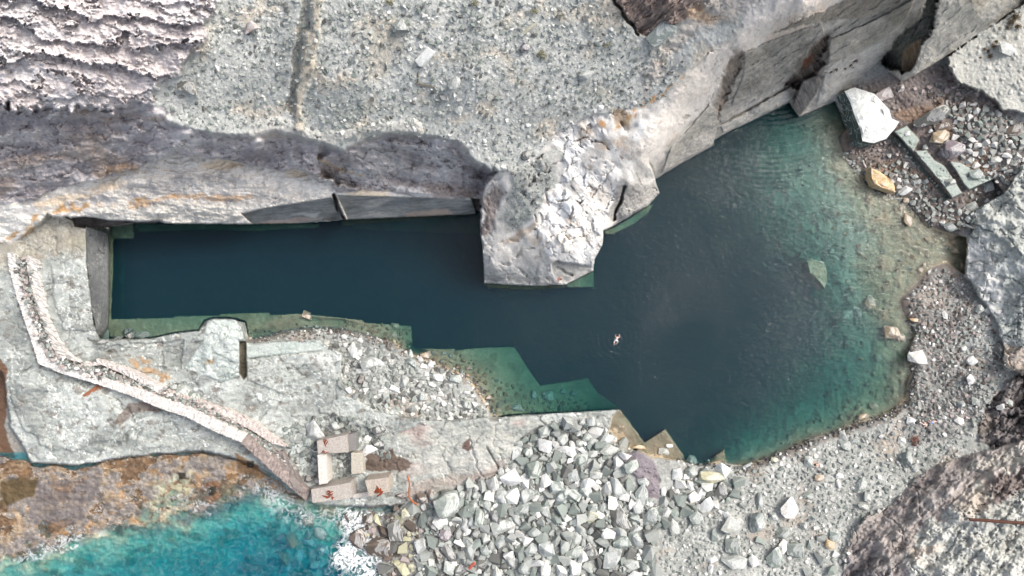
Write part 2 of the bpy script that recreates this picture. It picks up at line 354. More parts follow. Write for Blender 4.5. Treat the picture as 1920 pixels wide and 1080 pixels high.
sl_ = sub([(X0, 1130), (X1, 12000)], 0); X = UU[sl_]; Y = VV[sl_]
HH[sl_] = np.where(ID[sl_] >= STRUCT.index('tidal_shelf'), -6.0 * ss(1130, 1500, Y) + HH[sl_] * (1 - ss(1130, 1500, Y)), HH[sl_])
paint([(70, 905), (150, 890), (195, 885), (190, 920), (165, 945), (155, 975), (120, 985), (70, 985), (52, 960), (60, 930)], (112, 106, 106), 6, 10, op=0.8, brk=.9, bs=22)
paint([(0, 905), (40, 895), (75, 900), (60, 930), (30, 945), (0, 950)], (96, 82, 60), 5, 6)
paint([(380, 905), (410, 900), (420, 930), (395, 945), (360, 935)], (124, 96, 74), 4, 6)
paint([(440, 850), (480, 870), (500, 890), (460, 895), (445, 880)], (128, 104, 80), 6, 6)
paint([(250, 985), (300, 900), (360, 880), (350, 960), (330, 1000), (250, 1010), (230, 1000)], (186, 190, 164), 14, 14, op=0.65, brk=.4)
for u, v in ((397, 921), (468, 871), (340, 893)):
    paint([(u - 6, v - 8), (u + 7, v - 9), (u + 8, v + 6), (u - 4, v + 8)], (58, 54, 46), 3, 3)

# ---- body of the northern hill, under everything that follows
region([(X0, Y0), (X1, Y0), (1640, -60), (1560, 20), (1440, 80), (1360, 130), (1320, 190), (1250, 262), (1222, 296), (1180, 350), (1100, 420), (960, 420), (905, 385), (890, 378), (800, 376), (700, 372), (640, 368), (520, 350), (330, 335), (200, 352), (60, 392), (X0, 392)],
       [(-100, 220, 27), (0, 380, 11.5), (100, 350, 13.5), (100, 215, 26), (280, 210, 26), (300, 300, 17.5), (330, 250, 23.6), (400, 260, 23), (480, 266, 22.6), (520, 250, 23), (600, 274, 22), (640, 286, 21.6), (740, 258, 22.2), (860, 274, 21), (905, 315, 18), (930, 335, 16.5), (905, 375, 11), (800, 372, 9.6), (700, 360, 10), (640, 352, 11), (540, 330, 12.4), (420, 325, 12.6), (330, 320, 14),
        (600, 305, 17), (740, 300, 16.5), (840, 320, 14), (500, 300, 16.6), (1000, 300, 19), (1050, 350, 15.5), (1215, 295, 16.5), (1250, 240, 19), (1290, 165, 24.5), (1340, 110, 27.2), (1400, 70, 30), (1500, 20, 33.5), (1600, -40, 36), (1150, 360, 12), (600, 0, 34), (0, 0, 34), (1000, 0, 34)],
       T_strata((152, 147, 149), (192, 188, 188), (172, 164, 158), ang=0, per=15, amp=0.5, wp=18, seed=88, stretch=3), 4, 4, 24, 'cliff')
# ---- north plateau (crushed rock) and its slopes
GR = T_gravel((176, 179, 175), (208, 209, 204), (206, 198, 184), amp=0.10, spk=20, sc=85, seed=21)
region([(X0, Y0), (X1, Y0), (X1, -60), (1500, 20), (1330, 100), (1290, 160), (1235, 250), (1215, 300), (1150, 360), (1010, 360), (945, 330), (900, 312), (880, 296), (860, 268), (800, 256), (740, 250), (690, 262), (640, 284), (600, 268), (560, 258), (515, 240), (480, 258), (400, 252), (330, 240), (X0, 240)],
       [(400, 0, 33), (400, 100, 31), (300, 210, 27), (450, 230, 24.5), (520, 232, 24), (610, 262, 23), (600, 0, 34), (560, 120, 29.5), (640, 150, 29), (900, 0, 34), (900, 150, 29), (870, 262, 22), (930, 320, 19.5), (1000, 300, 19), (1100, 200, 24), (1150, 0, 34), (1060, 350, 15.5), (1250, 100, 28), (1200, 260, 20), (1500, 0, 35), (740, 240, 24), (-100, 0, 36), (1900, -100, 36)],
       GR, 8, 9, 26, 'plateau', 6)
line([(600, -40), (590, 40), (580, 110), (556, 200), (560, 240)], 16, -0.7, (192, 180, 160), 10, 40, 0.75)
line([(575, -20), (566, 60), (552, 130), (545, 200)], 11, 0.9, (150, 150, 142), 10, 40, 0.5)
line([(470, 250), (520, 232), (560, 250), (620, 262), (700, 240), (780, 240)], 16, -0.5, (196, 192, 184), 8, 30, 0.5)
for (a, b, r) in ((655, 215, 26), (1060, 215, 20), (1120, 170, 26), (980, 60, 30), (880, 100, 30), (1180, 40, 30)):
    paint([(a - r, b - r * .6), (a + r, b - r * .7), (a + r, b + r * .6), (a - r, b + r * .6)], (134, 138, 132), 18, 14, op=0.55, brk=.4)
paint([(700, 20), (760, 40), (740, 120), (700, 160), (680, 100)], (196, 186, 168), 30, 18, op=0.6)
# brown outcrop at the top edge
region([(1148, -60), (1150, 0), (1170, 30), (1195, 62), (1215, 70), (1260, 50), (1330, 12), (1360, -20), (1360, -60)], [(1160, 10, 34), (1200, 60, 29), (1280, 30, 32), (1250, -40, 36)],
       T_strata((132, 118, 112), (168, 152, 142), None, ang=-35, per=16, amp=1.1, seed=36), 4, 4, struct='cliff')
line([(1152, 0), (1170, 28), (1197, 64)], 4, 1.8, None, 4)
# ---- flaky north-west cliff
region([(X0, Y0), (380, Y0), (400, -30), (405, 20), (385, 45), (392, 78), (350, 100), (343, 130), (285, 165), (290, 200), (320, 225), (330, 260), (200, 300), (100, 330), (X0, 330)],
       [(0, 0, 34), (380, 0, 33.5), (380, 80, 32), (280, 170, 29), (150, 150, 30.5), (0, 180, 30), (0, 300, 24), (150, 260, 25), (300, 250, 25), (200, 60, 32.5), (-150, 100, 33)],
       T_flaky((226, 219, 218), (204, 197, 197), (216, 215, 217), amp=0.72), 9, 12, 22, 'cliff', 7)
# smooth dark band under the flakes
region([(X0, 225), (60, 205), (130, 205), (210, 205), (285, 190), (325, 235), (400, 258), (480, 264), (560, 266), (600, 272), (640, 288), (640, 345), (520, 340), (330, 310), (200, 345), (120, 375), (60, 392), (X0, 392)],
       [(-100, 220, 27), (100, 215, 26), (280, 210, 26.5), (330, 252, 24), (400, 266, 22.6), (480, 272, 22.4), (600, 282, 21.2), (400, 280, 19.6), (500, 286, 19), (620, 300, 17), (500, 302, 16.2), (400, 302, 16.6), (300, 300, 17.5), (200, 330, 14.5), (100, 350, 13.5), (0, 380, 11.5), (-150, 350, 16), (200, 260, 21), (0, 280, 20), (500, 320, 13.5)],
       T_rock((160, 154, 157), (212, 208, 208), (176, 164, 157), amp=1.4, seed=31, crack=0.5, csz=34, ang=-8, st=2.6, sc=34, spk=13, dark=(128, 120, 122), dk=0.28), 14, 22, 20, 'cliff', 8)
paint([(X0, 205), (180, 215), (200, 235), (60, 250), (X0, 240)], (172, 168, 172), 12, 12, op=0.8, brk=.5, bs=20)
paint([(60, 222), (150, 220), (208, 232), (200, 248), (120, 258)], (150, 146, 150), 10, 10, op=0.6)
paint([(170, 322), (260, 305), (255, 322), (180, 332)], (158, 126, 86), 10, 8, op=0.6)
# recessed face under the plateau rim, centre
region([(600, 272), (640, 286), (690, 265), (740, 253), (800, 259), (858, 272), (876, 298), (898, 314), (925, 322), (906, 345), (900, 376), (800, 372), (700, 356), (640, 345), (600, 330)],
       [(610, 288, 20.4), (650, 296, 20), (740, 266, 21.6), (850, 285, 20.2), (740, 285, 17.5), (840, 300, 16.6), (650, 312, 15.6), (900, 330, 12.5), (880, 350, 11), (820, 330, 12), (740, 310, 13), (660, 335, 11.5), (700, 350, 10.4), (800, 366, 9.6), (890, 372, 9), (620, 340, 11)],
       T_rock((150, 145, 147), (210, 208, 208), (166, 156, 152), amp=1.5, seed=32, crack=0.55, csz=32, ang=8, st=2.6, sc=34, spk=13, dark=(122, 116, 116), dk=0.28), 12, 12, 22, 'cliff', 9)
paint([(660, 290), (760, 288), (800, 310), (760, 330), (680, 330)], (172, 170, 168), 16, 12, op=0.55, brk=.5)
line([(606, 275), (612, 285), (600, 292)], 8, 1.6, None, 3)
# white ledge running above the quarried face
WL = T_strata((244, 240, 233), (222, 217, 210), (232, 216, 194), ang=-4, per=12, amp=0.8, wp=16, seed=33, stretch=3, cv=18)
region([(X0, 385), (20, 382), (60, 378), (110, 352), (200, 335), (290, 306), (330, 290), (420, 300), (520, 322), (560, 318), (620, 345), (632, 362), (700, 356), (800, 371), (896, 373), (900, 410), (640, 416), (480, 428), (443, 421), (367, 423), (300, 418), (200, 426), (150, 410), (90, 404), (30, 455), (X0, 455)],
       [(-100, 400, 11), (30, 400, 10.6), (100, 372, 11.2), (200, 350, 12), (320, 300, 14), (330, 345, 11.8), (420, 330, 12.2), (540, 335, 11.8), (630, 355, 10.4), (700, 362, 9.2), (890, 376, 8.8), (150, 402, 9.6), (200, 402, 10.2), (300, 402, 10.0), (200, 422, 7.5), (300, 414, 8.0), (366, 418, 7.0), (440, 417, 5.5), (370, 404, 9.4), (440, 402, 8.6), (440, 380, 9.6), (300, 385, 10.2), (630, 368, 9), (640, 362, 9.2), (760, 368, 9), (20, 450, 6.8)],
       WL, 4, 5, 24, 'cliff', 10)
region([(300, 335), (430, 322), (470, 338), (460, 352), (560, 372), (470, 385), (300, 372), (230, 372), (150, 390), (110, 385), (220, 352)], None, T_strata((194, 191, 188), (224, 221, 217), (166, 160, 158), ang=3, per=10, amp=0.7, seed=37, wp=14), 8, 9, 22)
region([(170, 388), (300, 376), (440, 384), (455, 404), (443, 420), (367, 422), (300, 417), (200, 424)], None, T_strata((206, 203, 196), (226, 223, 217), (170, 166, 162), ang=3, per=9, amp=0.6, seed=38, wp=14), 8, 6, 22)
paint([(0, 385), (60, 382), (75, 396), (30, 440), (0, 455), (-80, 455), (-80, 385)], (236, 234, 228), 5, 5)
line([(-60, 455), (20, 448), (55, 428), (70, 405), (120, 390), (220, 380), (330, 368)], 9, 0, (206, 160, 98), 7, 20, 0.8, fade=24)
line([(245, 388), (330, 366), (420, 372), (470, 368)], 6, 0, (226, 190, 150), 6, 16, 0.6)
line([(600, 300), (640, 318), (680, 330)], 4, 0, (200, 170, 120), 5, 16, 0.4)
# deep shadowed slot at the quarry's north-west corner
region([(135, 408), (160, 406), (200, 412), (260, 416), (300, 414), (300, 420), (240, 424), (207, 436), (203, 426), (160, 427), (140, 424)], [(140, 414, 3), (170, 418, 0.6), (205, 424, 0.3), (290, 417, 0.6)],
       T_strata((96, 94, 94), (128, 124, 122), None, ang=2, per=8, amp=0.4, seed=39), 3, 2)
smooth([(325, 246), (400, 260), (480, 266), (515, 250), (560, 266), (600, 274), (625, 284)], 10, 10, False, 14)
smooth([(625, 284), (690, 263), (740, 252), (800, 258), (860, 272), (880, 298), (905, 316)], 6, 10, False, 9)
smooth([(225, 208), (290, 205), (330, 245)], 8, 10, False, 16)
smooth([(632, 366), (700, 364), (800, 370), (890, 376)], 40, 10, False, 9)
# quarried slabs of the north wall
CUT = T_strata((128, 132, 133), (158, 160, 158), (176, 174, 170), ang=-6, per=9, amp=0.06, wp=5, seed=41, stretch=9, cv=26)
region([(452, 400), (500, 390), (560, 380), (620, 370), (628, 378), (640, 412), (560, 421), (482, 427)], [(455, 402, 6.8), (620, 372, 8.2), (640, 410, 0.9), (482, 425, 0.7), (560, 382, 7.6), (560, 419, .8)], CUT, 2, 1, struct='quarry_wall')
region([(632, 366), (700, 368), (800, 371), (885, 375), (893, 402), (770, 413), (657, 422)], [(634, 368, 8.6), (885, 376, 8.6), (892, 401, 0.8), (658, 420, 0.7), (760, 371, 8.6), (770, 412, .8)], CUT, 2, 1, struct='quarry_wall')
paint([(755, 398), (840, 392), (852, 402), (770, 412)], (198, 176, 160), 4, 3, op=0.7)
paint([(480, 417), (560, 408), (600, 408), (560, 419), (490, 425)], (196, 172, 160), 4, 3, op=0.6)
paint([(540, 402), (600, 398), (590, 407)], (200, 202, 200), 4, 4, op=0.7)
line([(626, 366), (633, 384), (645, 412)], 5, 3.2, (84, 80, 78), 1.5)
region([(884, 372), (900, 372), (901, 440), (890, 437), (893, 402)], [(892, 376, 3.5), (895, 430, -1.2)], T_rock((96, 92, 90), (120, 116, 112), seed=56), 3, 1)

# ---- peninsula
PEN = T_rock((226, 223, 217), (196, 193, 189), (240, 238, 233), amp=0.5, seed=52, crack=0.4, csz=30, ang=60, st=1.5, dark=(150, 142, 134), dk=0.33, spk=9)
region([(945, 318), (985, 330), (1040, 250), (1110, 215), (1200, 205), (1290, 155), (1262, 215), (1235, 262), (1215, 292), (1228, 333), (1237, 362), (1217, 384), (1175, 408), (1153, 423), (1133, 432), (1130, 460), (1116, 487), (1113, 510), (1083, 525), (1060, 536), (993, 537), (907, 533), (905, 470), (900, 437), (903, 376), (912, 345), (928, 328)],
       [(945, 325, 18.6), (1040, 260, 20), (1110, 220, 22), (1200, 210, 23), (1285, 160, 25), (1235, 270, 19), (1215, 300, 16), (1180, 340, 14), (1050, 350, 15.5), (915, 380, 13), (907, 450, 9), (1000, 420, 12.5), (1120, 400, 11), (1135, 430, 7), (1060, 470, 9.5), (925, 495, 6.5), (1040, 495, 6.8), (1110, 480, 5), (1060, 525, 1.6), (1000, 528, 1.2), (912, 524, 1.0), (1110, 505, 0.7), (1180, 400, 4), (1232, 360, 1.2), (1226, 335, 3), (1160, 415, 1.2), (1150, 380, 8)],
       PEN, 3, 3, 20, 'headland', 12)
region([(955, 320), (1010, 300), (1080, 240), (1110, 230), (1080, 280), (1040, 300), (1045, 345), (1020, 365), (1010, 400), (985, 425), (945, 440), (935, 415), (950, 380)], None, T_gravel((158, 160, 156), (178, 180, 175), None, amp=0.2, seed=29, spk=24), 14, 12, struct='headland')
smooth([(940, 330), (1040, 260), (1110, 225), (1200, 220), (1230, 300), (1180, 350), (1130, 440), (1100, 500), (930, 500), (915, 400)], 14, 10)
# pale marble spine
region([(1035, 260), (1060, 232), (1100, 225), (1130, 240), (1095, 300), (1100, 330), (1150, 300), (1170, 330), (1150, 370), (1138, 420), (1130, 460), (1110, 490), (1070, 500), (1030, 480), (1010, 440), (1020, 380), (1045, 340), (1060, 300)], None,
       T_rock((250, 249, 246), (238, 235, 231), (244, 236, 226), amp=0.5, seed=53, crack=0.75, csz=20, ang=55, spk=7, dark=(176, 172, 168), dk=0.42), 10, 12)
region([(908, 505), (1000, 498), (1035, 520), (1050, 534), (993, 537), (908, 533)], None, T_strata((150, 150, 148), (196, 196, 192), None, ang=3, per=8, amp=0.18, wp=10, seed=42, stretch=6, cv=26), 4, 3)
region([(903, 376), (925, 345), (945, 360), (935, 400), (918, 440), (905, 440)], None, T_rock((148, 138, 134), (176, 168, 162), seed=54, amp=0.8, ang=80, st=2), 10, 8)
paint([(945, 455), (965, 435), (1005, 415), (1008, 425), (985, 445), (950, 458)], (172, 152, 130), 8, 6, op=0.7)
region([(1034, 495), (1045, 488), (1070, 492), (1105, 500), (1112, 508), (1085, 522), (1060, 530), (1045, 525), (1035, 512)], [(1040, 500, 4.2), (1060, 510, 2.6), (1100, 505, 1.2), (1060, 526, 0.9)], T_rock((152, 152, 150), (176, 176, 172), seed=55, amp=0.4), 3, 3)
line([(1044, 502), (1054, 506), (1062, 514), (1072, 516)], 3.5, 0.8, None, 1)
for k in range(26):
    rk = random.Random(k + 400); u0 = rk.uniform(930, 1150); v0 = rk.uniform(290, 500) if u0 < 1060 else rk.uniform(240, 480); a0 = rk.choice([-0.9, -1.2, -0.3, 0.2, 1.2]); L0 = rk.uniform(18, 60)
    p_ = [(u0, v0), (u0 + math.cos(a0) * L0 * .5 + rk.uniform(-5, 5), v0 + math.sin(a0) * L0 * .5), (u0 + math.cos(a0 + .3) * L0, v0 + math.sin(a0 + .3) * L0)]
    line(p_, rk.uniform(1.8, 3.2), rk.uniform(.25, .8), rk.choice([None, (168, 162, 156), (190, 176, 158), (150, 146, 142)]), 4, 14, .7, fade=18)
for a_, b_ in ((1075, 415), (1135, 270), (1170, 270), (1100, 250), (1010, 450)):
    paint([(a_ - 16, b_ - 8), (a_ + 14, b_ - 10), (a_ + 12, b_ + 8), (a_ - 12, b_ + 9)], (206, 178, 146), 14, 12, op=0.55, brk=.5)
paint([(1060, 340), (1085, 335), (1095, 365), (1070, 380)], (188, 186, 182), 8, 10, op=.8); paint([(905, 455), (1000, 470), (1010, 500), (908, 505)], (196, 194, 190), 14, 12, op=.6, brk=.5)
# south-east lower buttress of the headland
region([(1160, 345), (1215, 345), (1228, 335), (1237, 362), (1217, 384), (1175, 408), (1150, 425), (1140, 400)], None, T_strata((166, 163, 158), (196, 193, 188), None, ang=-30, per=10, amp=0.5, seed=43, stretch=5), 6, 4)
line([(1172, 350), (1163, 380), (1150, 410)], 4, 1.6, (84, 80, 76), 4)
# ---- north-east cut wall
BL = [(1228, 335), (1280, 305), (1337, 272), (1340, 262), (1356, 252), (1480, 192), (1488, 203), (1498, 219), (1530, 205), (1563, 187), (1620, 140), (1660, 104), (1662, 130), (1690, 152), (1717, 140), (1773, 107), (1830, 67), (1920, 7), (2070, -90)]
NE = T_strata((204, 198, 188), (172, 169, 162), (222, 216, 206), ang=-30, per=15, amp=0.6, wp=14, seed=34, stretch=3.5, cv=20, spk=12)
NEC = [(1228, 333, 0.8), (1280, 303, 0.6), (1338, 266, 0.6), (1480, 190, 0.6), (1498, 216, 0.8), (1563, 185, 1.0), (1620, 138, 2.2), (1660, 104, 4), (1690, 150, 4), (1773, 105, 6.5), (1830, 65, 8), (1920, 5, 9), (2040, -80, 10),
       (1230, 290, 14), (1250, 240, 19), (1290, 165, 24), (1340, 110, 27), (1400, 75, 30), (1500, 25, 34), (1600, -40, 36), (1310, 235, 9), (1370, 190, 9.5), (1360, 232, 3.2), (1430, 150, 12), (1470, 168, 3.4), (1400, 205, 3), (1430, 90, 22), (1500, 150, 7), (1500, 90, 19),
       (1560, 120, 11), (1545, 165, 6), (1600, 90, 14), (1600, 30, 25), (1650, 60, 17), (1720, -20, 33), (1700, 110, 11), (1740, 60, 18), (1760, 0, 27), (1830, 20, 19), (1900, -50, 24), (1280, 270, 7), (1900, -120, 34)]
region(BL + [(X1, -6000), (X1, Y0), (1600, Y0), (1530, -60), (1500, 15), (1400, 66), (1330, 98), (1290, 150), (1262, 212), (1235, 258), (1215, 295)], NEC, NE, 2.5, 1.5, 20, 'quarry_wall', 13)
# weathered pale band along the crest
region([(1215, 300), (1235, 250), (1290, 155), (1330, 98), (1400, 60), (1520, -30), (1600, -60), (1560, 10), (1470, 45), (1420, 80), (1400, 95), (1350, 120), (1330, 190), (1290, 215), (1250, 262), (1222, 300)], None,
       T_rock((232, 226, 218), (206, 196, 186), (222, 206, 190), amp=0.8, seed=62, crack=0.3, csz=26, ang=-40, st=1.8, spk=8), 12, 10)
region([(1215, 180), (1290, 70), (1400, 20), (1480, -20), (1330, -20), (1270, 60), (1200, 130)], None, T_rock((212, 206, 198), (190, 184, 176), (218, 192, 166), amp=0.8, seed=63, spk=10), 20, 14)
line([(1120, 230), (1150, 240), (1175, 225), (1200, 200), (1240, 180), (1265, 160), (1275, 145)], 8, 0, (198, 148, 92), 6, 20, 0.8, fade=16)
paint([(1145, 205), (1165, 200), (1185, 215), (1180, 240), (1160, 240), (1150, 225)], (176, 146, 108), 8, 8, op=0.7)
line([(1165, 230), (1175, 245), (1190, 235)], 4, 0.9, None, 4)
region([(1310, 245), (1345, 195), (1400, 120), (1440, 96), (1540, 60), (1640, 20), (1700, -10), (1720, -40), (1700, 20), (1600, 80), (1480, 140), (1400, 190), (1330, 240)], None, T_strata((160, 157, 150), (196, 192, 184), None, ang=-30, per=11, amp=0.5, wp=7, seed=44, stretch=8, cv=24), 14, 8)
BANDP = [(1205, 300), (1180, 290), (1225, 225), (1262, 180), (1290, 130), (1345, 92), (1400, 52), (1450, 15), (1480, -60), (1660, -60), (1600, 0), (1510, 48), (1445, 88), (1385, 98), (1362, 140), (1330, 200), (1295, 228), (1255, 270), (1228, 322)]
smooth(BANDP, 160, 26); smooth([(1150, 340), (1300, 250), (1300, 120), (1180, 200)], 10, 20)
region(BANDP, None, T_rock((246, 240, 232), (226, 218, 209), (236, 220, 204), amp=0.5, seed=87, ang=-45, st=2.2, spk=8, dark=(190, 180, 170), dk=0.42), 10, 10)
paint([(1400, 0), (1440, -30), (1560, -60), (1560, 0), (1480, 40), (1420, 70), (1380, 90)], (240, 232, 224), 22, 14, op=0.8)
line([(1352, 234), (1420, 196), (1500, 150)], 3.0, 0.5, (120, 114, 106), 2, 20, 0.8)
line([(1250, 318), (1300, 262), (1350, 228)], 2.6, 0.3, (130, 126, 118), 3, 20, 0.6)
for k in range(22):
    rk = random.Random(k + 70); u0 = rk.uniform(1260, 1560); v0 = 330 - (u0 - 1230) * .56 - rk.uniform(15, 120); L0 = rk.uniform(30, 120)
    line([(u0, v0), (u0 + L0, v0 - L0 * .56 + rk.uniform(-4, 4))], rk.uniform(1.8, 4.5), rk.choice([0, .15, -.15]), rk.choice([(232, 228, 218), (140, 134, 124), (216, 208, 196), (120, 116, 108)]), 3, 18, rk.uniform(.3, .65), fade=14)
def panel(poly, off, c1, c2, seed, w=1.5):
    f0 = T_strata(c1, c2, None, ang=-30, per=12, amp=0.4, wp=12, seed=seed, stretch=3.4, cv=20, spk=12)
    def f(X, Y):
        c_, d_ = f0(X, Y); return c_, d_ * 0.6 + off
    region(poly, None, f, 2, w, 14)
panel([(1242, 322), (1338, 268), (1341, 250), (1352, 212), (1330, 196), (1300, 232), (1258, 276)], 0.7, (176, 172, 163), (204, 199, 190), 101)
panel([(1350, 236), (1420, 197), (1484, 162), (1500, 150), (1486, 186), (1478, 190), (1356, 249)], 0.5, (186, 182, 173), (206, 202, 194), 102)
panel([(1396, 98), (1450, 74), (1540, 42), (1546, 66), (1515, 98), (1500, 124), (1466, 152), (1400, 186), (1372, 196), (1394, 140)], 0.6, (158, 153, 144), (192, 187, 178), 103)
panel([(1556, 74), (1640, 38), (1716, -4), (1700, 34), (1672, 62), (1600, 100), (1552, 122)], 0.8, (168, 163, 152), (196, 190, 180), 104)
panel([(1552, 126), (1600, 104), (1660, 74), (1654, 104), (1600, 148), (1562, 182), (1530, 200), (1540, 160)], 0.2, (190, 186, 178), (212, 208, 200), 105)
panel([(1450, 62), (1560, 12), (1700, -60), (1740, -60), (1716, -10), (1620, 34), (1540, 40)], 0.3, (148, 141, 130), (178, 171, 160), 106, 5)
# clefts: dark stain streaks, plus shade of the side faces put into the colour
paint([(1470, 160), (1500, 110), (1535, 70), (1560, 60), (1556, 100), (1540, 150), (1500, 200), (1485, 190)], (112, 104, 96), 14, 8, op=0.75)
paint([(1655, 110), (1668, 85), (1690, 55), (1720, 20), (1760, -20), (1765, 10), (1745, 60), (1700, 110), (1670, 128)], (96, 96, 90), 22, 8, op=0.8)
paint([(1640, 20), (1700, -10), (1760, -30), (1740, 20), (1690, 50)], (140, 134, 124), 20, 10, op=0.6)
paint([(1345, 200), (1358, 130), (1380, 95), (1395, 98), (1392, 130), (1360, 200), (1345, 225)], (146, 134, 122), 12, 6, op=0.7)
def cleft(poly, ctrl, c1, c2, seed, ang):
    f0 = T_strata(c1, c2, None, ang=ang, per=9, amp=0.8, wp=6, seed=seed, stretch=3)
    def f(X, Y):
        c_, d_ = f0(X, Y); return c_, d_ - ctrl
    region(poly, None, f, 7, 8, 16)
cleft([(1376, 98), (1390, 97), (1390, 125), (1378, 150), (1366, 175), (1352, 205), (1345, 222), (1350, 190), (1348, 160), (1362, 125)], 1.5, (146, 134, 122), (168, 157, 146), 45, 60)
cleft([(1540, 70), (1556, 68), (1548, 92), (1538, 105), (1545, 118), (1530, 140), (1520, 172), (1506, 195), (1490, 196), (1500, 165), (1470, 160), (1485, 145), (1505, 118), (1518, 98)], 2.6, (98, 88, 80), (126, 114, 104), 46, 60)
paint([(1508, 108), (1525, 98), (1524, 120), (1508, 130)], (122, 76, 52), 6, 5, op=0.8)
region([(1486, 196), (1505, 150), (1530, 140), (1544, 142), (1530, 180), (1500, 217)], [(1490, 200, 1.8), (1505, 160, 6.5), (1530, 150, 8), (1500, 212, 1.0), (1525, 182, 4.0)], T_strata((126, 121, 116), (152, 146, 140), None, ang=65, per=7, amp=0.3, seed=47, stretch=4), 2, 1.5)
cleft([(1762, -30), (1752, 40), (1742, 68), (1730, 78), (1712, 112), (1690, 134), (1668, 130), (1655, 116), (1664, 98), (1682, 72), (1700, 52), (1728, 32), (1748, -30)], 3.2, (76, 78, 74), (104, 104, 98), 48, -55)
region([(1690, 96), (1728, 68), (1726, 90), (1716, 120), (1706, 134), (1690, 134)], [(1694, 100, 8), (1724, 74, 13), (1714, 120, 6), (1694, 132, 5)], T_strata((112, 97, 80), (138, 122, 104), None, ang=80, per=7, amp=0.2, seed=49, stretch=5), 2, 1.5)
region([(1728, 110), (1765, 10), (1800, -50), (2070, -320), (2070, -90), (1920, 7), (1830, 67), (1773, 107), (1717, 140), (1690, 152), (1694, 136), (1720, 132)], None, T_strata((202, 198, 188), (184, 181, 172), (176, 168, 154), ang=-36, per=16, amp=0.35, wp=12, seed=64, stretch=4, cv=22), 3, 2)
# pale floor above the rubble bay
region([(1773, 107), (1830, 67), (1920, 7), (2070, -90), (X1, -6000), (X1, 330), (2070, 250), (1925, 212), (1880, 205), (1862, 186), (1830, 168), (1790, 152), (1782, 130)], [(1790, 120, 7), (1870, 190, 6.6), (1920, 10, 9.5), (1900, 120, 8.6), (2000, 100, 11), (1920, 210, 6.4)],
       T_gravel((188, 188, 180), (204, 204, 197), None, amp=0.14, spk=18, seed=23), 4, 6, 18, 'plateau')
# ---- east outcrop
region([(1813, 445), (1826, 430), (1812, 408), (1826, 392), (1860, 372), (1885, 358), (1905, 330), (1935, 300), (2070, 250), (X1, 330), (X1, 760), (2070, 745), (1930, 735), (1915, 700), (1885, 690), (1880, 640), (1862, 590), (1838, 560), (1822, 530), (1808, 513), (1812, 470)],
       [(1815, 445, 2.2), (1830, 400, 2.6), (1810, 505, 1.8), (1850, 440, 5), (1850, 520, 5), (1900, 380, 5.6), (1920, 480, 8), (1890, 620, 5), (1930, 700, 7), (1880, 580, 3.6), (2050, 400, 10), (2050, 650, 11)],
       T_rock((192, 196, 191), (168, 173, 169), (228, 229, 225), amp=0.9, seed=65, vein=(248, 249, 246), vd=0.7, crack=0.45, csz=44, spk=9, dark=(132, 138, 133), dk=0.36), 3, 5, 20, 'rock_outcrop', 14)
paint([(1815, 450), (1850, 445), (1868, 500), (1880, 560), (1885, 600), (1862, 585), (1838, 555), (1812, 515)], (236, 235, 231), 10, 10, op=0.8, brk=.6, bs=14)
paint([(1880, 240 + 110), (1930, 320), (2000, 330), (1990, 430), (1900, 440), (1850, 420), (1850, 400)], (196, 198, 192), 18, 14, op=0.55)
paint([(1880, 640), (1930, 660), (1990, 720), (1930, 730), (1912, 700), (1888, 690)], (170, 150, 132), 10, 8, op=0.7)
# ---- dark outcrop + south-east cliff
region([(1832, 800), (1850, 762), (1872, 735), (1890, 715), (1920, 700), (X1, 740), (X1, 860), (1930, 835), (1860, 842), (1838, 830)], [(1840, 805, 2.6), (1880, 760, 3.2), (1900, 800, 4), (1920, 710, 4.5), (1920, 830, 6), (2050, 780, 9)],
       T_rock((98, 92, 92), (142, 136, 133), (126, 118, 112), amp=1.3, seed=66, crack=1.0, csz=24, ang=-30, st=1.6, sc=30, spk=12, dark=(76, 72, 70), dk=0.2), 5, 7, 20, 'rock_outcrop')
region([(1578, 1100), (1580, 1040), (1598, 998), (1620, 972), (1672, 946), (1710, 905), (1742, 880), (1800, 858), (1860, 842), (1925, 826), (X1, 780), (X1, Y1), (1610, Y1), (1596, 1100)],
       [(1582, 1060, 3.5), (1600, 1000, 3.6), (1672, 950, 3.4), (1742, 884, 3.2), (1800, 862, 3.6), (1860, 846, 4.5), (1925, 830, 6), (1640, 1040, 6), (1680, 1000, 6.4), (1720, 960, 6.6), (1780, 910, 6.8), (1860, 880, 7.5), (1930, 860, 8.6), (1700, 1060, 8.4), (1760, 1000, 9), (1850, 940, 10), (1930, 1000, 11.5), (1800, 1080, 11), (1620, 1090, 5.5), (2040, 1150, 13)],
       T_rock((136, 128, 126), (186, 180, 175), (164, 156, 150), amp=1.2, seed=67, crack=0.45, csz=40, ang=-38, st=2.6, sc=40, spk=10, dark=(118, 110, 107), dk=0.25), 4, 5, 24, 'cliff', 15)
region([(1830, 862), (1925, 828), (X1, 790), (X1, 900), (1930, 875), (1860, 880), (1800, 886)], None, T_strata((206, 202, 193), (184, 178, 170), None, ang=-25, per=12, amp=0.6, seed=68, stretch=4), 16, 10)
region([(1700, 1040), (1730, 990), (1790, 950), (1850, 900), (1930, 870), (X1, 860), (X1, Y1), (1700, Y1)], None,
       T_rock((176, 178, 172), (208, 208, 202), (190, 180, 168), amp=0.7, seed=69, crack=0.25, csz=40, spk=9, dark=(132, 131, 124), dk=0.36), 16, 16, 26, 'cliff')
region([(1850, 905), (1920, 870), (2000, 880), (1900, 930), (1860, 950)], None, T_strata((122, 112, 108), (150, 140, 134), None, ang=-35, per=9, amp=0.7, seed=81), 14, 10)
paint([(1594, 1060), (1620, 1050), (1645, 1070), (1640, 1100), (1594, 1100)], (104, 100, 102), 6, 6, op=0.8)
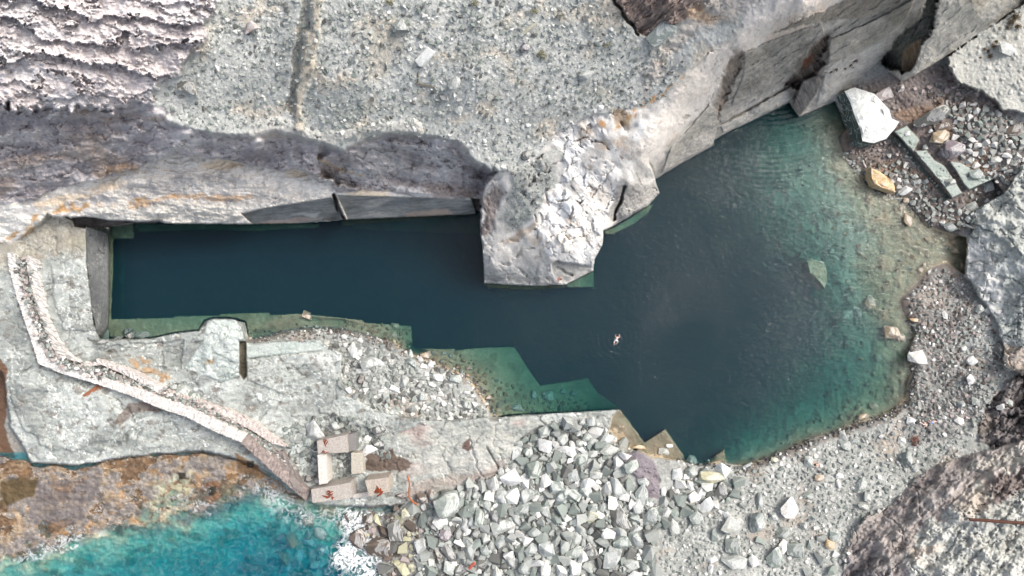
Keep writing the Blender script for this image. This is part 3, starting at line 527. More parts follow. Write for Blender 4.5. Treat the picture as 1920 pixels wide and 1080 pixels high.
# cut beds near the north-east bay
SLB = T_rock((156, 167, 160), (176, 184, 178), None, amp=0.18, seed=82, vein=(206, 214, 208), vd=0.4, spk=10)
def bed(poly, face, ht, hb, n):
    region(poly, [(poly[0][0], poly[0][1], ht), (poly[2][0], poly[2][1], ht * 0.9)], SLB, 1.8, 0.8, struct='rock_platform')
    if face: region(face, [(face[0][0], face[0][1], hb), (face[-1][0], face[-1][1], ht)], T_rock((84, 94, 88), (108, 116, 110), seed=83, amp=0.2), 1.8, 0.8, struct='rock_platform')
bed([(1675, 246), (1700, 236), (1724, 262), (1712, 285), (1700, 272), (1688, 258)], None, 3.2, 1, 0)
bed([(1714, 283), (1736, 282), (1752, 300), (1772, 312), (1784, 330), (1804, 362), (1785, 372), (1762, 340), (1740, 315), (1727, 300)], None, 3.4, 1, 0)
bed([(1780, 302), (1800, 305), (1822, 318), (1850, 330), (1863, 334), (1850, 348), (1816, 356), (1806, 345), (1795, 325)], None, 3.8, 1, 0)
region([(1674, 250), (1688, 262), (1702, 276), (1716, 292), (1735, 318), (1756, 342), (1784, 374), (1776, 378), (1765, 366), (1745, 340), (1720, 314), (1704, 296), (1690, 280), (1674, 262)],
       [(1676, 256, 2.2), (1700, 288, 1.6), (1740, 330, 1.7), (1776, 370, 1.6)], T_rock((80, 88, 82), (106, 113, 107), None, amp=0.2, seed=83), 1.6, 0.6, struct='rock_platform')
region([(1812, 358), (1864, 336), (1882, 362), (1850, 380), (1822, 398), (1812, 390), (1806, 375)], [(1812, 362, 1.2), (1870, 360, 1.0), (1820, 392, 0.8)], T_gravel((110, 104, 98), (134, 128, 122), None, seed=25), 1.6, 1, struct='gravel_beach')

# ---- flooded quarry: bed
POOL = [(207, 440), (212, 428), (250, 422), (300, 418), (367, 423), (443, 421), (480, 427), (640, 413), (657, 422), (770, 413), (893, 402), (892, 395), (898, 395), (900, 437), (905, 470), (907, 533), (993, 538), (1060, 536), (1083, 525), (1113, 511), (1115, 487), (1130, 460), (1132, 433),
        (1153, 423), (1217, 385), (1238, 362), (1229, 337), (1280, 306), (1337, 274), (1340, 263), (1357, 253), (1480, 193), (1486, 204), (1498, 220), (1530, 206), (1566, 190), (1592, 238), (1570, 257), (1580, 285), (1600, 308), (1624, 325), (1632, 345), (1677, 362), (1710, 378), (1723, 400), (1740, 423),
        (1780, 437), (1812, 445), (1814, 460), (1808, 514), (1773, 493), (1743, 503), (1723, 527), (1687, 563), (1693, 587), (1713, 603), (1717, 627), (1702, 657), (1707, 677), (1717, 690), (1703, 720), (1703, 750), (1670, 773), (1593, 800), (1533, 818), (1480, 840), (1447, 857), (1397, 875), (1362, 868), (1317, 868),
        (1283, 862), (1245, 858), (1215, 848), (1180, 842), (1163, 820), (1150, 790), (1164, 767), (970, 778), (923, 783), (915, 767), (897, 733), (880, 707), (807, 682), (770, 662), (737, 640), (690, 626), (640, 614), (587, 612), (533, 618), (477, 632), (467, 634), (460, 604), (430, 597), (400, 597), (383, 602), (373, 620), (327, 625), (283, 634), (205, 634), (205, 500)]
BED = T_bed((168, 154, 130), (186, 172, 148), (156, 142, 120), amp=0.12, seed=71, st=15)
DEEP = T_bed((150, 158, 146), (170, 176, 164), (132, 138, 126), amp=0.3, seed=73, st=40)
region(POOL, [(240, 520, -11), (500, 500, -11.5), (800, 520, -11.5), (1000, 620, -12), (1200, 650, -12), (1300, 520, -11.5), (1250, 400, -10), (1400, 560, -9.5), (1400, 700, -9), (1430, 440, -5.2), (1330, 330, -8), (1370, 280, -6), (1430, 300, -3.0), (1450, 235, -2.8), (1400, 270, -5), (1485, 212, -3),
              (1540, 225, -1.1), (1565, 250, -0.6), (1500, 270, -2.1), (1480, 350, -2.1), (1560, 330, -0.9), (1600, 320, -0.5), (1500, 420, -2.5), (1560, 400, -1.1), (1620, 400, -0.75), (1700, 400, -0.35), (1640, 450, -0.65), (1700, 460, -0.45), (1770, 460, -0.4), (1800, 480, -0.25), (1640, 530, -0.85), (1690, 540, -0.5), (1560, 480, -1.6),
              (1500, 560, -6), (1480, 490, -4.2), (1560, 560, -2.6), (1600, 620, -2.1), (1560, 660, -3.2), (1650, 600, -0.9), (1680, 640, -0.9), (1700, 690, -0.4), (1640, 690, -1.6), (1650, 740, -1.4), (1690, 740, -0.4), (1590, 740, -2.0), (1560, 790, -1.6), (1590, 795, -0.5), (1500, 780, -2.7), (1500, 826, -0.8), (1430, 820, -2.8), (1430, 850, -1.0), (1390, 868, -0.6), (1350, 800, -6.5), (1280, 780, -9.5), (1480, 640, -7)],
       DEEP, 2, 0.6, 10, 'pool_bed')
c0_ = CC.copy(); h0_ = HH.copy()
region([(1480, 215), (1580, 190), (1830, 420), (1830, 540), (1730, 780), (1400, 880), (1360, 868), (1440, 838), (1540, 780), (1610, 740), (1650, 670), (1620, 560), (1600, 500), (1640, 450), (1560, 340), (1540, 280)], None, BED, 60, 20, 40)
inp_ = ID == STRUCT.index('pool_bed'); CC = np.where(inp_[..., None], CC, c0_); HH = np.where(inp_, HH, h0_)
def shelf(poly, ctrl, tex=BED, edge=2, warp=0.8): region(poly, [(a, b, c * (0.75 if c > -5 else 1)) for a, b, c in ctrl], tex, edge, warp, 12, 'pool_bed')
# steps left by the wire saws
shelf([(204, 434), (214, 434), (213, 500), (209, 610), (204, 630)], [(208, 440, -0.9), (207, 600, -0.9)])
shelf([(214, 446), (236, 446), (232, 596), (209, 598), (213, 500)], [(222, 520, -7.0)], DEEP)
shelf([(207, 425), (253, 420), (252, 448), (214, 449), (207, 449)], [(225, 440, -1.6)])
shelf([(250, 419), (480, 420), (600, 418), (600, 428), (480, 434), (380, 432), (250, 436)], [(260, 430, -3.0), (470, 430, -2.6), (590, 425, -2.4)], T_bed((110, 118, 96), (128, 136, 112), (100, 108, 88)))
shelf([(640, 412), (893, 401), (894, 410), (760, 420), (640, 424)], [(700, 418, -1.6)], T_bed((96, 92, 70), (110, 104, 82), (90, 88, 68)))
shelf([(660, 421), (897, 404), (900, 440), (760, 434), (660, 430)], [(700, 430, -5.2), (880, 425, -6.5)], DEEP)
shelf([(205, 598), (323, 595), (326, 592), (410, 591), (412, 588), (505, 585), (508, 590), (560, 587), (640, 595), (680, 600), (683, 604), (772, 611), (774, 653), (768, 665), (750, 656), (737, 639), (690, 625), (640, 613), (587, 611), (533, 617), (477, 631), (467, 633), (461, 604), (445, 598), (430, 596), (400, 596), (383, 601), (373, 619), (327, 624), (283, 633), (205, 633)],
      [(215, 615, -1.0), (320, 605, -1.6), (330, 620, -1.1), (400, 592, -2.0), (420, 600, -1.5), (470, 610, -0.9), (500, 590, -1.5), (520, 610, -0.4), (600, 598, -0.8), (600, 612, -0.1), (680, 612, -0.5), (690, 628, -0.1), (740, 625, -1.4), (765, 630, -2.0), (765, 655, -1.3), (745, 645, -0.4)])
shelf([(768, 653), (852, 653), (853, 656), (905, 651), (965, 650), (990, 690), (1012, 722), (1060, 715), (1102, 708), (1120, 735), (1165, 766), (970, 777), (924, 782), (895, 735), (870, 705), (800, 680), (768, 664)],
      [(780, 660, -0.8), (850, 665, -1.2), (810, 680, -0.2), (900, 660, -2.2), (960, 655, -3.0), (880, 690, -0.9), (890, 715, -0.3), (940, 700, -1.9), (1000, 718, -3.4), (910, 760, -0.3), (960, 760, -1.7), (960, 774, -1.0), (1050, 730, -3.8), (1090, 715, -4.4), (1100, 760, -4.6), (1150, 765, -5.5), (1020, 765, -2.4)])
shelf([(1163, 767), (1209, 829), (1180, 848), (1140, 820), (1148, 780)], [(1170, 790, -0.25), (1200, 828, -0.3), (1160, 820, 0.1)])
shelf([(1207, 829), (1247, 803), (1262, 824), (1290, 866), (1225, 858), (1190, 842)], [(1245, 808, -0.3), (1212, 832, -0.3), (1280, 856, -0.2), (1230, 845, 0.05)])
shelf([(1358, 841), (1363, 870), (1316, 870)], [(1350, 860, -0.3), (1320, 868, -0.1)])
shelf([(1131, 433), (1156, 423), (1217, 384), (1226, 384), (1214, 402), (1188, 422), (1150, 440), (1134, 440)], [(1140, 437, -1.1), (1217, 390, -1.4), (1190, 415, -2.8)])
shelf([(908, 531), (993, 536), (1060, 534), (1060, 540), (993, 544), (914, 540)], [(950, 538, -1.2)], T_bed((110, 112, 84), (124, 124, 94), (100, 100, 76)))
shelf([(1060, 534), (1113, 508), (1115, 540), (1062, 540)], [(1080, 532, -1.8), (1110, 534, -3.0)])
shelf([(914, 540), (993, 544), (1030, 541), (1030, 548), (940, 556)], [(960, 546, -6.5)], DEEP)
HH = np.maximum(HH, -30)
for pts_ in ([(560, 614), (640, 616), (740, 645), (810, 683), (885, 712), (905, 745), (925, 775)], [(1290, 868), (1397, 876), (1480, 842), (1533, 820), (1593, 801), (1670, 775), (1704, 748), (1714, 700), (1703, 660), (1718, 625), (1695, 590), (1690, 565), (1725, 527), (1745, 503), (1773, 493)],
             [(1570, 260), (1600, 308), (1632, 345), (1677, 362), (1710, 378), (1740, 423), (1780, 437)], [(477, 632), (533, 618), (587, 612)]):
    smooth(pts_, 45, 10, False, 20)
# ---- west quarry wall (one sawn face)
region([(160, 423), (203, 437), (204, 500), (203, 612), (190, 634), (180, 622), (174, 590), (168, 540), (163, 500)], [(161, 426, 6.2), (165, 520, 6.1), (180, 622, 5.0), (202, 440, 0.3), (203, 600, 0.3), (192, 630, 0.4)],
       T_rock((98, 101, 102), (122, 124, 124), None, amp=0.12, seed=84, vein=(178, 180, 178), vd=0.5, spk=10, dark=(104, 104, 102), dk=0.4, ang=85, st=2.2), 2, 0.8, struct='quarry_wall')

# ------------------------------------------------------------------ materials
def new_mat(name):
    m = bpy.data.materials.new(name); m.use_nodes = True; m.node_tree.nodes.clear()
    return m, m.node_tree.nodes, m.node_tree.links
def rock_material(name, use_attr=True, base=None, bump=0.5, vary=0.22, rough=0.9, scale=1.0, veins=0.0, gain=1.0, bd=0.10):
    m, N, L = new_mat(name)
    out = N.new('ShaderNodeOutputMaterial'); pb = N.new('ShaderNodeBsdfPrincipled')
    L.new(pb.outputs[0], out.inputs['Surface']); pb.inputs['Roughness'].default_value = rough
    pb.inputs['Specular IOR Level'].default_value = 0.25
    tc = N.new('ShaderNodeTexCoord')
    if use_attr == 'attr':
        c = N.new('ShaderNodeAttribute'); c.attribute_name = 'Col'; csock = c.outputs['Color']
    elif use_attr == 'obj':
        c = N.new('ShaderNodeObjectInfo'); csock = c.outputs['Color']
    else:
        c = N.new('ShaderNodeRGB'); c.outputs[0].default_value = (*lin(base), 1); csock = c.outputs[0]
    n1 = N.new('ShaderNodeTexNoise'); n1.inputs['Scale'].default_value = 1.6 * scale; n1.inputs['Detail'].default_value = 8; n1.inputs['Roughness'].default_value = 0.68
    n2 = N.new('ShaderNodeTexNoise'); n2.inputs['Scale'].default_value = 7.0 * scale; n2.inputs['Detail'].default_value = 5; n2.inputs['Roughness'].default_value = 0.7
    L.new(tc.outputs['Object'], n1.inputs['Vector']); L.new(tc.outputs['Object'], n2.inputs['Vector'])
    ad = N.new('ShaderNodeMath'); ad.operation = 'ADD'; L.new(n1.outputs[0], ad.inputs[0]); L.new(n2.outputs[0], ad.inputs[1])
    mr = N.new('ShaderNodeMapRange'); mr.inputs['From Min'].default_value = 0.7; mr.inputs['From Max'].default_value = 1.3
    mr.inputs['To Min'].default_value = gain * (1 - vary); mr.inputs['To Max'].default_value = gain * (1 + vary)
    L.new(ad.outputs[0], mr.inputs['Value'])
    vm = N.new('ShaderNodeVectorMath'); vm.operation = 'SCALE'; L.new(csock, vm.inputs[0]); L.new(mr.outputs[0], vm.inputs['Scale'])
    last = vm.outputs[0]
    if veins:
        nv = N.new('ShaderNodeTexNoise'); nv.inputs['Scale'].default_value = 0.55 * scale; nv.inputs['Detail'].default_value = 6; nv.inputs['Distortion'].default_value = 1.2
        L.new(tc.outputs['Object'], nv.inputs['Vector'])
        a = N.new('ShaderNodeMath'); a.operation = 'SUBTRACT'; a.inputs[1].default_value = 0.5; L.new(nv.outputs[0], a.inputs[0])
        b = N.new('ShaderNodeMath'); b.operation = 'ABSOLUTE'; L.new(a.outputs[0], b.inputs[0])
        r = N.new('ShaderNodeMapRange'); r.inputs['From Min'].default_value = 0.0; r.inputs['From Max'].default_value = 0.03; r.inputs['To Min'].default_value = veins; r.inputs['To Max'].default_value = 0
        L.new(b.outputs[0], r.inputs['Value'])
        mx = N.new('ShaderNodeMix'); mx.data_type = 'RGBA'; L.new(r.outputs[0], mx.inputs[0]); L.new(last, mx.inputs[6]); mx.inputs[7].default_value = (0.72, 0.73, 0.71, 1)
        last = mx.outputs[2]
    L.new(last, pb.inputs['Base Color'])
    bp = N.new('ShaderNodeBump'); bp.inputs['Strength'].default_value = bump; bp.inputs['Distance'].default_value = bd
    n3 = N.new('ShaderNodeTexNoise'); n3.inputs['Scale'].default_value = 3.2 * scale; n3.inputs['Detail'].default_value = 9; n3.inputs['Roughness'].default_value = 0.75
    L.new(tc.outputs['Object'], n3.inputs['Vector']); L.new(n3.outputs[0], bp.inputs['Height']); L.new(bp.outputs[0], pb.inputs['Normal'])
    return m
GAIN = 0.86
M_TER = rock_material('terrain_rock', 'attr', bump=0.7, vary=0.20, gain=GAIN, bd=0.22)
M_STONE = rock_material('loose_stone', 'attr', bump=0.6, vary=0.18, gain=GAIN, scale=1.6)
M_BOULD = rock_material('boulder_rock', 'obj', bump=0.9, vary=0.34, gain=GAIN, veins=0.5, scale=1.2, bd=0.12)

def props(o, label=None, cat=None, group=None, kind=None):
    if label: o['label'] = label
    if cat: o['category'] = cat
    if group: o['group'] = group
    if kind: o['kind'] = kind
    return o
def mesh_np(name, V, F, mat, parent=None, smooth=False, col=None, nloop=4):
    me = bpy.data.meshes.new(name)
    V = np.asarray(V, np.float32); F = np.asarray(F, np.int32)
    me.vertices.add(len(V)); me.vertices.foreach_set('co', V.ravel())
    me.loops.add(F.size); me.loops.foreach_set('vertex_index', F.ravel())
    me.polygons.add(len(F)); me.polygons.foreach_set('loop_start', np.arange(0, F.size, F.shape[1], dtype=np.int32))
    if smooth: me.polygons.foreach_set('use_smooth', np.ones(len(F), bool))
    else: me.polygons.foreach_set('use_smooth', np.zeros(len(F), bool))
    if col is not None:
        at = me.color_attributes.new('Col', 'FLOAT_COLOR', 'POINT')
        c4 = np.ones((len(V), 4), np.float32); c4[:, :3] = col; at.data.foreach_set('color', c4.ravel())
    me.update(calc_edges=True); me.validate()
    o = bpy.data.objects.new(name, me); COLL.objects.link(o)
    if mat: me.materials.append(mat)
    if parent: o.parent = parent
    return o

CC = np.clip(CC, 0.004, 0.95)
KK = S * (HC - HH) / HC
PX = (UU - 960) * KK; PY = -(VV - 540) * KK
idx = np.arange(NU * NV).reshape(NV, NU)
quads = np.stack([idx[:-1, :-1], idx[1:, :-1], idx[1:, 1:], idx[:-1, 1:]], -1).reshape(-1, 4)
qid = ID[:-1, :-1].ravel()
P3 = np.stack([PX, PY, HH], -1).reshape(-1, 3); C3 = CC.reshape(-1, 3)
for k, nm in enumerate(STRUCT):
    q = quads[qid == k]
    if not len(q): continue
    u_, inv = np.unique(q, return_inverse=True)
    o = mesh_np(nm, P3[u_], inv.reshape(-1, 4), M_TER, smooth=True, col=C3[u_])
    props(o, kind='structure')
def hat(u, v):
    i = min(max(np.searchsorted(GU, u), 1), NU - 1); j = min(max(np.searchsorted(GV, v), 1), NV - 1)
    return float(HH[j, i])

# ------------------------------------------------------------------ water
def water_material(name, dens, col, bump, bscale, foam=False, swim=None, scat=0, scol=(0.2, 0.5, 1), ior=1.42):
    m, N, L = new_mat(name)
    out = N.new('ShaderNodeOutputMaterial'); tr = N.new('ShaderNodeBsdfTransparent'); gl = N.new('ShaderNodeBsdfGlossy'); gl.inputs['Roughness'].default_value = 0.06
    fr = N.new('ShaderNodeFresnel'); fr.inputs['IOR'].default_value = ior; mx = N.new('ShaderNodeMixShader')
    tc = N.new('ShaderNodeTexCoord')
    mp = N.new('ShaderNodeMapping'); mp.inputs['Scale'].default_value = (0.75, 1.25, 1); mp.inputs['Rotation'].default_value = (0, 0, math.radians(28)); L.new(tc.outputs['Object'], mp.inputs['Vector'])
    n1 = N.new('ShaderNodeTexNoise'); n1.inputs['Scale'].default_value = bscale; n1.inputs['Detail'].default_value = 4; n1.inputs['Roughness'].default_value = 0.55; n1.inputs['Distortion'].default_value = 0.6
    L.new(mp.outputs[0], n1.inputs['Vector'])
    n2 = N.new('ShaderNodeTexNoise'); n2.inputs['Scale'].default_value = 0.06; n2.inputs['Detail'].default_value = 2; L.new(tc.outputs['Object'], n2.inputs['Vector'])
    amp = N.new('ShaderNodeMapRange'); amp.inputs['From Min'].default_value = 0.35; amp.inputs['From Max'].default_value = 0.7; amp.inputs['To Min'].default_value = 0.35; amp.inputs['To Max'].default_value = 1.0; L.new(n2.outputs[0], amp.inputs['Value'])
    mu = N.new('ShaderNodeMath'); mu.operation = 'MULTIPLY'; L.new(n1.outputs[0], mu.inputs[0]); L.new(amp.outputs[0], mu.inputs[1])
    hsock = mu.outputs[0]
    def rings(center, freq, reach, strength, hin):
        vs_ = N.new('ShaderNodeVectorMath'); vs_.operation = 'DISTANCE'; L.new(tc.outputs['Object'], vs_.inputs[0]); vs_.inputs[1].default_value = center
        a = N.new('ShaderNodeMath'); a.operation = 'MULTIPLY'; a.inputs[1].default_value = freq; L.new(vs_.outputs['Value'], a.inputs[0])
        n_ = N.new('ShaderNodeMath'); n_.operation = 'MULTIPLY_ADD'; n_.inputs[1].default_value = 4.0; L.new(n2.outputs[0], n_.inputs[0]); L.new(a.outputs[0], n_.inputs[2])
        s_ = N.new('ShaderNodeMath'); s_.operation = 'SINE'; L.new(n_.outputs[0], s_.inputs[0])
        f_ = N.new('ShaderNodeMapRange'); f_.inputs['From Min'].default_value = 0.6; f_.inputs['From Max'].default_value = reach; f_.inputs['To Min'].default_value = strength; f_.inputs['To Max'].default_value = 0; L.new(vs_.outputs['Value'], f_.inputs['Value'])
        g_ = N.new('ShaderNodeMath'); g_.operation = 'MULTIPLY_ADD'; L.new(s_.outputs[0], g_.inputs[0]); L.new(f_.outputs[0], g_.inputs[1]); L.new(hin, g_.inputs[2])
        return g_.outputs[0]
    if swim is not None:
        for args in swim: hsock = rings(*args, hsock)
    bp = N.new('ShaderNodeBump'); bp.inputs['Strength'].default_value = 1.0; bp.inputs['Distance'].default_value = bump; L.new(hsock, bp.inputs['Height'])
    L.new(bp.outputs[0], gl.inputs['Normal']); L.new(bp.outputs[0], fr.inputs['Normal'])
    L.new(fr.outputs[0], mx.inputs[0]); L.new(tr.outputs[0], mx.inputs[1]); L.new(gl.outputs[0], mx.inputs[2])
    last = mx.outputs[0]
    if foam:
        at = N.new('ShaderNodeAttribute'); at.attribute_name = 'Col'
        fn = N.new('ShaderNodeTexNoise'); fn.inputs['Scale'].default_value = 0.5; fn.inputs['Detail'].default_value = 9; fn.inputs['Roughness'].default_value = 0.72; fn.inputs['Distortion'].default_value = 1.6; L.new(tc.outputs['Object'], fn.inputs['Vector'])
        a = N.new('ShaderNodeMath'); a.operation = 'SUBTRACT'; a.inputs[1].default_value = 0.5; L.new(fn.outputs[0], a.inputs[0])
        b = N.new('ShaderNodeMath'); b.operation = 'ABSOLUTE'; L.new(a.outputs[0], b.inputs[0])
        c = N.new('ShaderNodeMath'); c.operation = 'MULTIPLY'; c.inputs[1].default_value = 0.07; L.new(at.outputs['Fac'], c.inputs[0])
        e = N.new('ShaderNodeMath'); e.operation = 'SUBTRACT'; L.new(c.outputs[0], e.inputs[0]); L.new(b.outputs[0], e.inputs[1])
        r = N.new('ShaderNodeMapRange'); r.inputs['From Min'].default_value = -0.01; r.inputs['From Max'].default_value = 0.03; r.inputs['To Max'].default_value = 0.92; L.new(e.outputs[0], r.inputs['Value'])
        df = N.new('ShaderNodeBsdfDiffuse'); df.inputs['Color'].default_value = (0.8, 0.82, 0.83, 1)
        m2 = N.new('ShaderNodeMixShader'); L.new(r.outputs[0], m2.inputs[0]); L.new(last, m2.inputs[1]); L.new(df.outputs[0], m2.inputs[2]); last = m2.outputs[0]
    L.new(last, out.inputs['Surface'])
    va = N.new('ShaderNodeVolumeAbsorption'); va.inputs['Density'].default_value = dens; va.inputs['Color'].default_value = (*col, 1); 
    if scat:
        vsn = N.new('ShaderNodeVolumeScatter'); vsn.inputs['Density'].default_value = scat; vsn.inputs['Color'].default_value = (*scol, 1)
        av = N.new('ShaderNodeAddShader'); L.new(va.outputs[0], av.inputs[0]); L.new(vsn.outputs[0], av.inputs[1]); L.new(av.outputs[0], out.inputs['Volume'])
    else: L.new(va.outputs[0], out.inputs['Volume'])
    return m
SWIM = W(1156, 636, 0)
M_POOL = water_material('pool_water', 0.5, (0.12, 0.70, 0.69), 0.15, 1.9, swim=[((SWIM.x, SWIM.y, 0), 7.5, 8.0, 0.13), ((W(1440, 40, 0).x, W(1440, 40, 0).y, 0), 7.4, 30.0, 0.6)], scat=0.075, scol=(0.28, 0.55, 0.96), ior=1.38)
M_SEA = water_material('sea_water', 0.62, (0.0, 0.80, 0.95), 0.12, 1.1, foam=True, scat=0.15, scol=(0.01, 0.62, 1.0), ior=1.3)
def prism_px(name, poly, z0, z1, mat):
    me = bpy.data.meshes.new(name); n = len(poly)
    vs = [(*W(u, v, 0).xy, z1) for u, v in poly] + [(*W(u, v, 0).xy, z0) for u, v in poly]
    fs = [list(range(n))[::-1], list(range(n, 2 * n))] + [[i, (i + 1) % n, n + (i + 1) % n, n + i] for i in range(n)]
    me.from_pydata(vs, [], fs); me.update()
    bm = bmesh.new(); bm.from_mesh(me); bmesh.ops.recalc_face_normals(bm, faces=bm.faces); bm.to_mesh(me); bm.free()
    me.materials.append(mat); o = bpy.data.objects.new(name, me); COLL.objects.link(o); return o
props(prism_px('pool_water', [(185, 380), (900, 330), (1230, 300), (1480, 120), (1900, 100), (1900, 900), (1200, 900), (1000, 830), (640, 800), (300, 760), (185, 700)], -15, 0.0, M_POOL), kind='structure')
# sea: a closed body with a fine moving surface
su = np.concatenate([[-9000, -4000, -1500, -500, -150], np.arange(-40, 861, 2.5)]); sv = np.concatenate([np.arange(850, 1121, 2.5), [1200, 1500, 3000, 9000]])
SU, SV = np.meshgrid(su, sv)
sz = 0.05 * fbm(SU / 26, SV / 18, 4, 90) * ((SU > -60) & (SV < 1150))
FO = np.zeros(SU.shape)
def hats(U, V):
    i = np.clip(np.searchsorted(GU, U), 1, NU - 1); j = np.clip(np.searchsorted(GV, V), 1, NV - 1); return HH[j, i]
dep = -hats(SU, SV)
FO += np.exp(-np.abs(dep) / 0.22) * 0.35 * ss(-0.25, 0.25, fbm(SU / 40, SV / 30, 3, 92))
def foam(poly, a, edge=30, warp=14):
    global FO
    wx, wy = warped(SU, SV, warp, 30, 93); FO = np.maximum(FO, 0.62 * a * ss(-edge / 2, edge / 2, sdist(wx, wy, poly)))
foam([(628, 945), (660, 950), (700, 960), (740, 975), (745, 1010), (790, 1040), (790, 1100), (690, 1100), (650, 1060), (620, 1080), (615, 1040), (640, 1010), (650, 980)], 1.05, 34, 26)
foam([(470, 905), (520, 905), (580, 945), (640, 948), (640, 985), (560, 985), (500, 955)], 0.55, 30)
foam([(370, 895), (420, 860), (450, 875), (440, 890), (400, 900)], 0.8, 12)
foam([(60, 1025), (190, 985), (200, 1000), (150, 1020), (80, 1050), (10, 1060)], 0.6, 16)
foam([(355, 940), (400, 945), (400, 965), (360, 960)], 0.6, 14)
FO *= (SU > -60) & (SV < 1150)
kk = S
top = np.stack([(SU - 960) * kk, -(SV - 540) * kk, sz], -1).reshape(-1, 3); bot = top.copy(); bot[:, 2] = -16
nv_, nu_ = SU.shape; ii = np.arange(nv_ * nu_).reshape(nv_, nu_); nb = nv_ * nu_
qt = np.stack([ii[:-1, :-1], ii[1:, :-1], ii[1:, 1:], ii[:-1, 1:]], -1).reshape(-1, 4)
ring = list(ii[0, :]) + list(ii[1:, -1]) + list(ii[-1, -2::-1]) + list(ii[-2:0:-1, 0])
qs = np.array([[ring[k], ring[(k + 1) % len(ring)], ring[(k + 1) % len(ring)] + nb, ring[k] + nb] for k in range(len(ring))])
o = mesh_np('sea', np.vstack([top, bot]), np.vstack([qt, qt[:, ::-1] + nb, qs]), M_SEA, smooth=True, col=np.repeat(np.concatenate([FO.ravel(), FO.ravel()])[:, None], 3, 1))
props(o, kind='structure')

# ------------------------------------------------------------------ stones
def hull_variant(seed, n=15, block=0.6, bevel=0.05):
    r = random.Random(seed); bm = bmesh.new()
    for i in range(n):
        v = Vector((r.gauss(0, 1), r.gauss(0, 1), r.gauss(0, 1))).normalized()
        mxa = max(abs(c) for c in v); v = v * (1 - block) + v / mxa * block * 0.85
        bm.verts.new(v * r.uniform(0.78, 1.05))
    res = bmesh.ops.convex_hull(bm, input=bm.verts[:])
    bmesh.ops.delete(bm, geom=[g for g in set(res['geom_interior'] + res['geom_unused']) if isinstance(g, bmesh.types.BMVert)], context='VERTS')
    bmesh.ops.dissolve_limit(bm, angle_limit=math.radians(14), verts=bm.verts[:], edges=bm.edges[:])
    if bevel: bmesh.ops.bevel(bm, geom=bm.edges[:] + bm.verts[:], offset=bevel, segments=1, affect='EDGES', clamp_overlap=True)
    bmesh.ops.triangulate(bm, faces=bm.faces[:]); bmesh.ops.recalc_face_normals(bm, faces=bm.faces[:])
    mn = [min(v.co[k] for v in bm.verts) for k in range(3)]; mxx = [max(v.co[k] for v in bm.verts) for k in range(3)]
    for v in bm.verts:
        v.co = Vector([(v.co[k] - mn[k]) / (mxx[k] - mn[k]) - 0.5 for k in range(3)])
    bm.verts.index_update()
    V = np.array([v.co[:] for v in bm.verts]); F = np.array([[v.index for v in f.verts] for f in bm.faces]); bm.free()
    return V, F
BIG = [hull_variant(100 + i, 12 + i % 4, 0.35 + 0.5 * (i % 3) / 2, 0.035) for i in range(18)]
SMALL = [hull_variant(300 + i, 10, 0.6, 0) for i in range(12)]
BIGM = []
for i, (V, F) in enumerate(BIG):
    me = bpy.data.meshes.new('boulder'); me.from_pydata(V.tolist(), [], F.tolist()); me.update(); me.materials.append(M_BOULD); BIGM.append(me)
TONE = {'w': (212, 212, 208), 'l': (158, 162, 158), 'g': (136, 144, 139), 'd': (106, 107, 104), 'b': (104, 94, 86), 't': (168, 152, 130), 'y': (180, 178, 152), 'p': (128, 120, 126), 'k': (172, 160, 156), 'o': (206, 178, 138)}
TNAME = {'w': 'white', 'l': 'light grey', 'g': 'grey green', 'd': 'dark grey', 'b': 'dark brown', 't': 'tan', 'y': 'yellowish', 'p': 'purplish', 'k': 'pinkish', 'o': 'ochre'}
placed = []          # (u, v, r)
def zone_of(u, v):
    if v > 780 and u < 900 and v > 930 and u < 800: return 'by the white surf at the sea edge', 'boulders at the sea edge'
    if v > 760 and u > 760 and u < 1330: return 'in the boulder field below the pool', 'boulders in the field below the pool'
    if v > 790 and u >= 1330: return 'on the gravel beach south of the pool', 'boulders on the southern gravel beach'
    if u > 1560 and v < 450: return 'in the rubble bay at upper right', 'boulders in the upper right rubble bay'
    if u > 1640: return 'on the dark gravel right of the pool', 'boulders on the gravel right of the pool'
    if u < 760 and v > 780: return 'beside the broken concrete blocks', 'boulders around the concrete blocks'
    if u < 1000 and v > 600: return 'on the stony spit left of the pool bend', 'boulders on the stony spit'
    return 'on the crushed rock plateau', 'boulders on the crushed rock plateau'
r2 = random.Random(21); nb_ind = 0
def boulder(u, v, l, w, ang, tone, label=None, group=True, name='boulder', sink=0.28, hz=None):
    global nb_ind
    V = r2.randrange(18); o = bpy.data.objects.new(name, BIGM[V]); COLL.objects.link(o)
    h0 = hat(u, v); hgt = (hz if hz else (min(l, w) * r2.uniform(0.6, 0.85))) * S
    p = W(u, v, h0 + hgt * 0.5); o.location = (p.x, p.y, h0 + hgt * (0.5 - sink))
    o.scale = (l * S * 1.06, w * S * 1.06, hgt); o.rotation_euler = (r2.uniform(-.3, .3), r2.uniform(-.3, .3), math.radians(ang + r2.uniform(-4, 4)))
    c = lin(TONE[tone]) * r2.uniform(0.88, 1.1); c = c * np.array([1 + r2.uniform(-.03, .03), 1, 1 + r2.uniform(-.03, .03)]); o.color = (*np.clip(c, 0, .9), 1)
    placed.append((u, v, math.sqrt(l * w) * 0.47)); nb_ind += 1
    loc, grp = zone_of(u, v); r = math.sqrt(l * w)
    if label: props(o, label, 'boulder', grp if group else None)
    else:
        size = 'large' if r > 27 else ('medium' if r > 19 else 'small')
        asp = 'long narrow' if max(l, w) / min(l, w) > 1.7 else 'blocky'
        props(o, f'{size} {asp} {TNAME[tone]} boulder {loc}', 'boulder', grp)
    return o
B = boulder
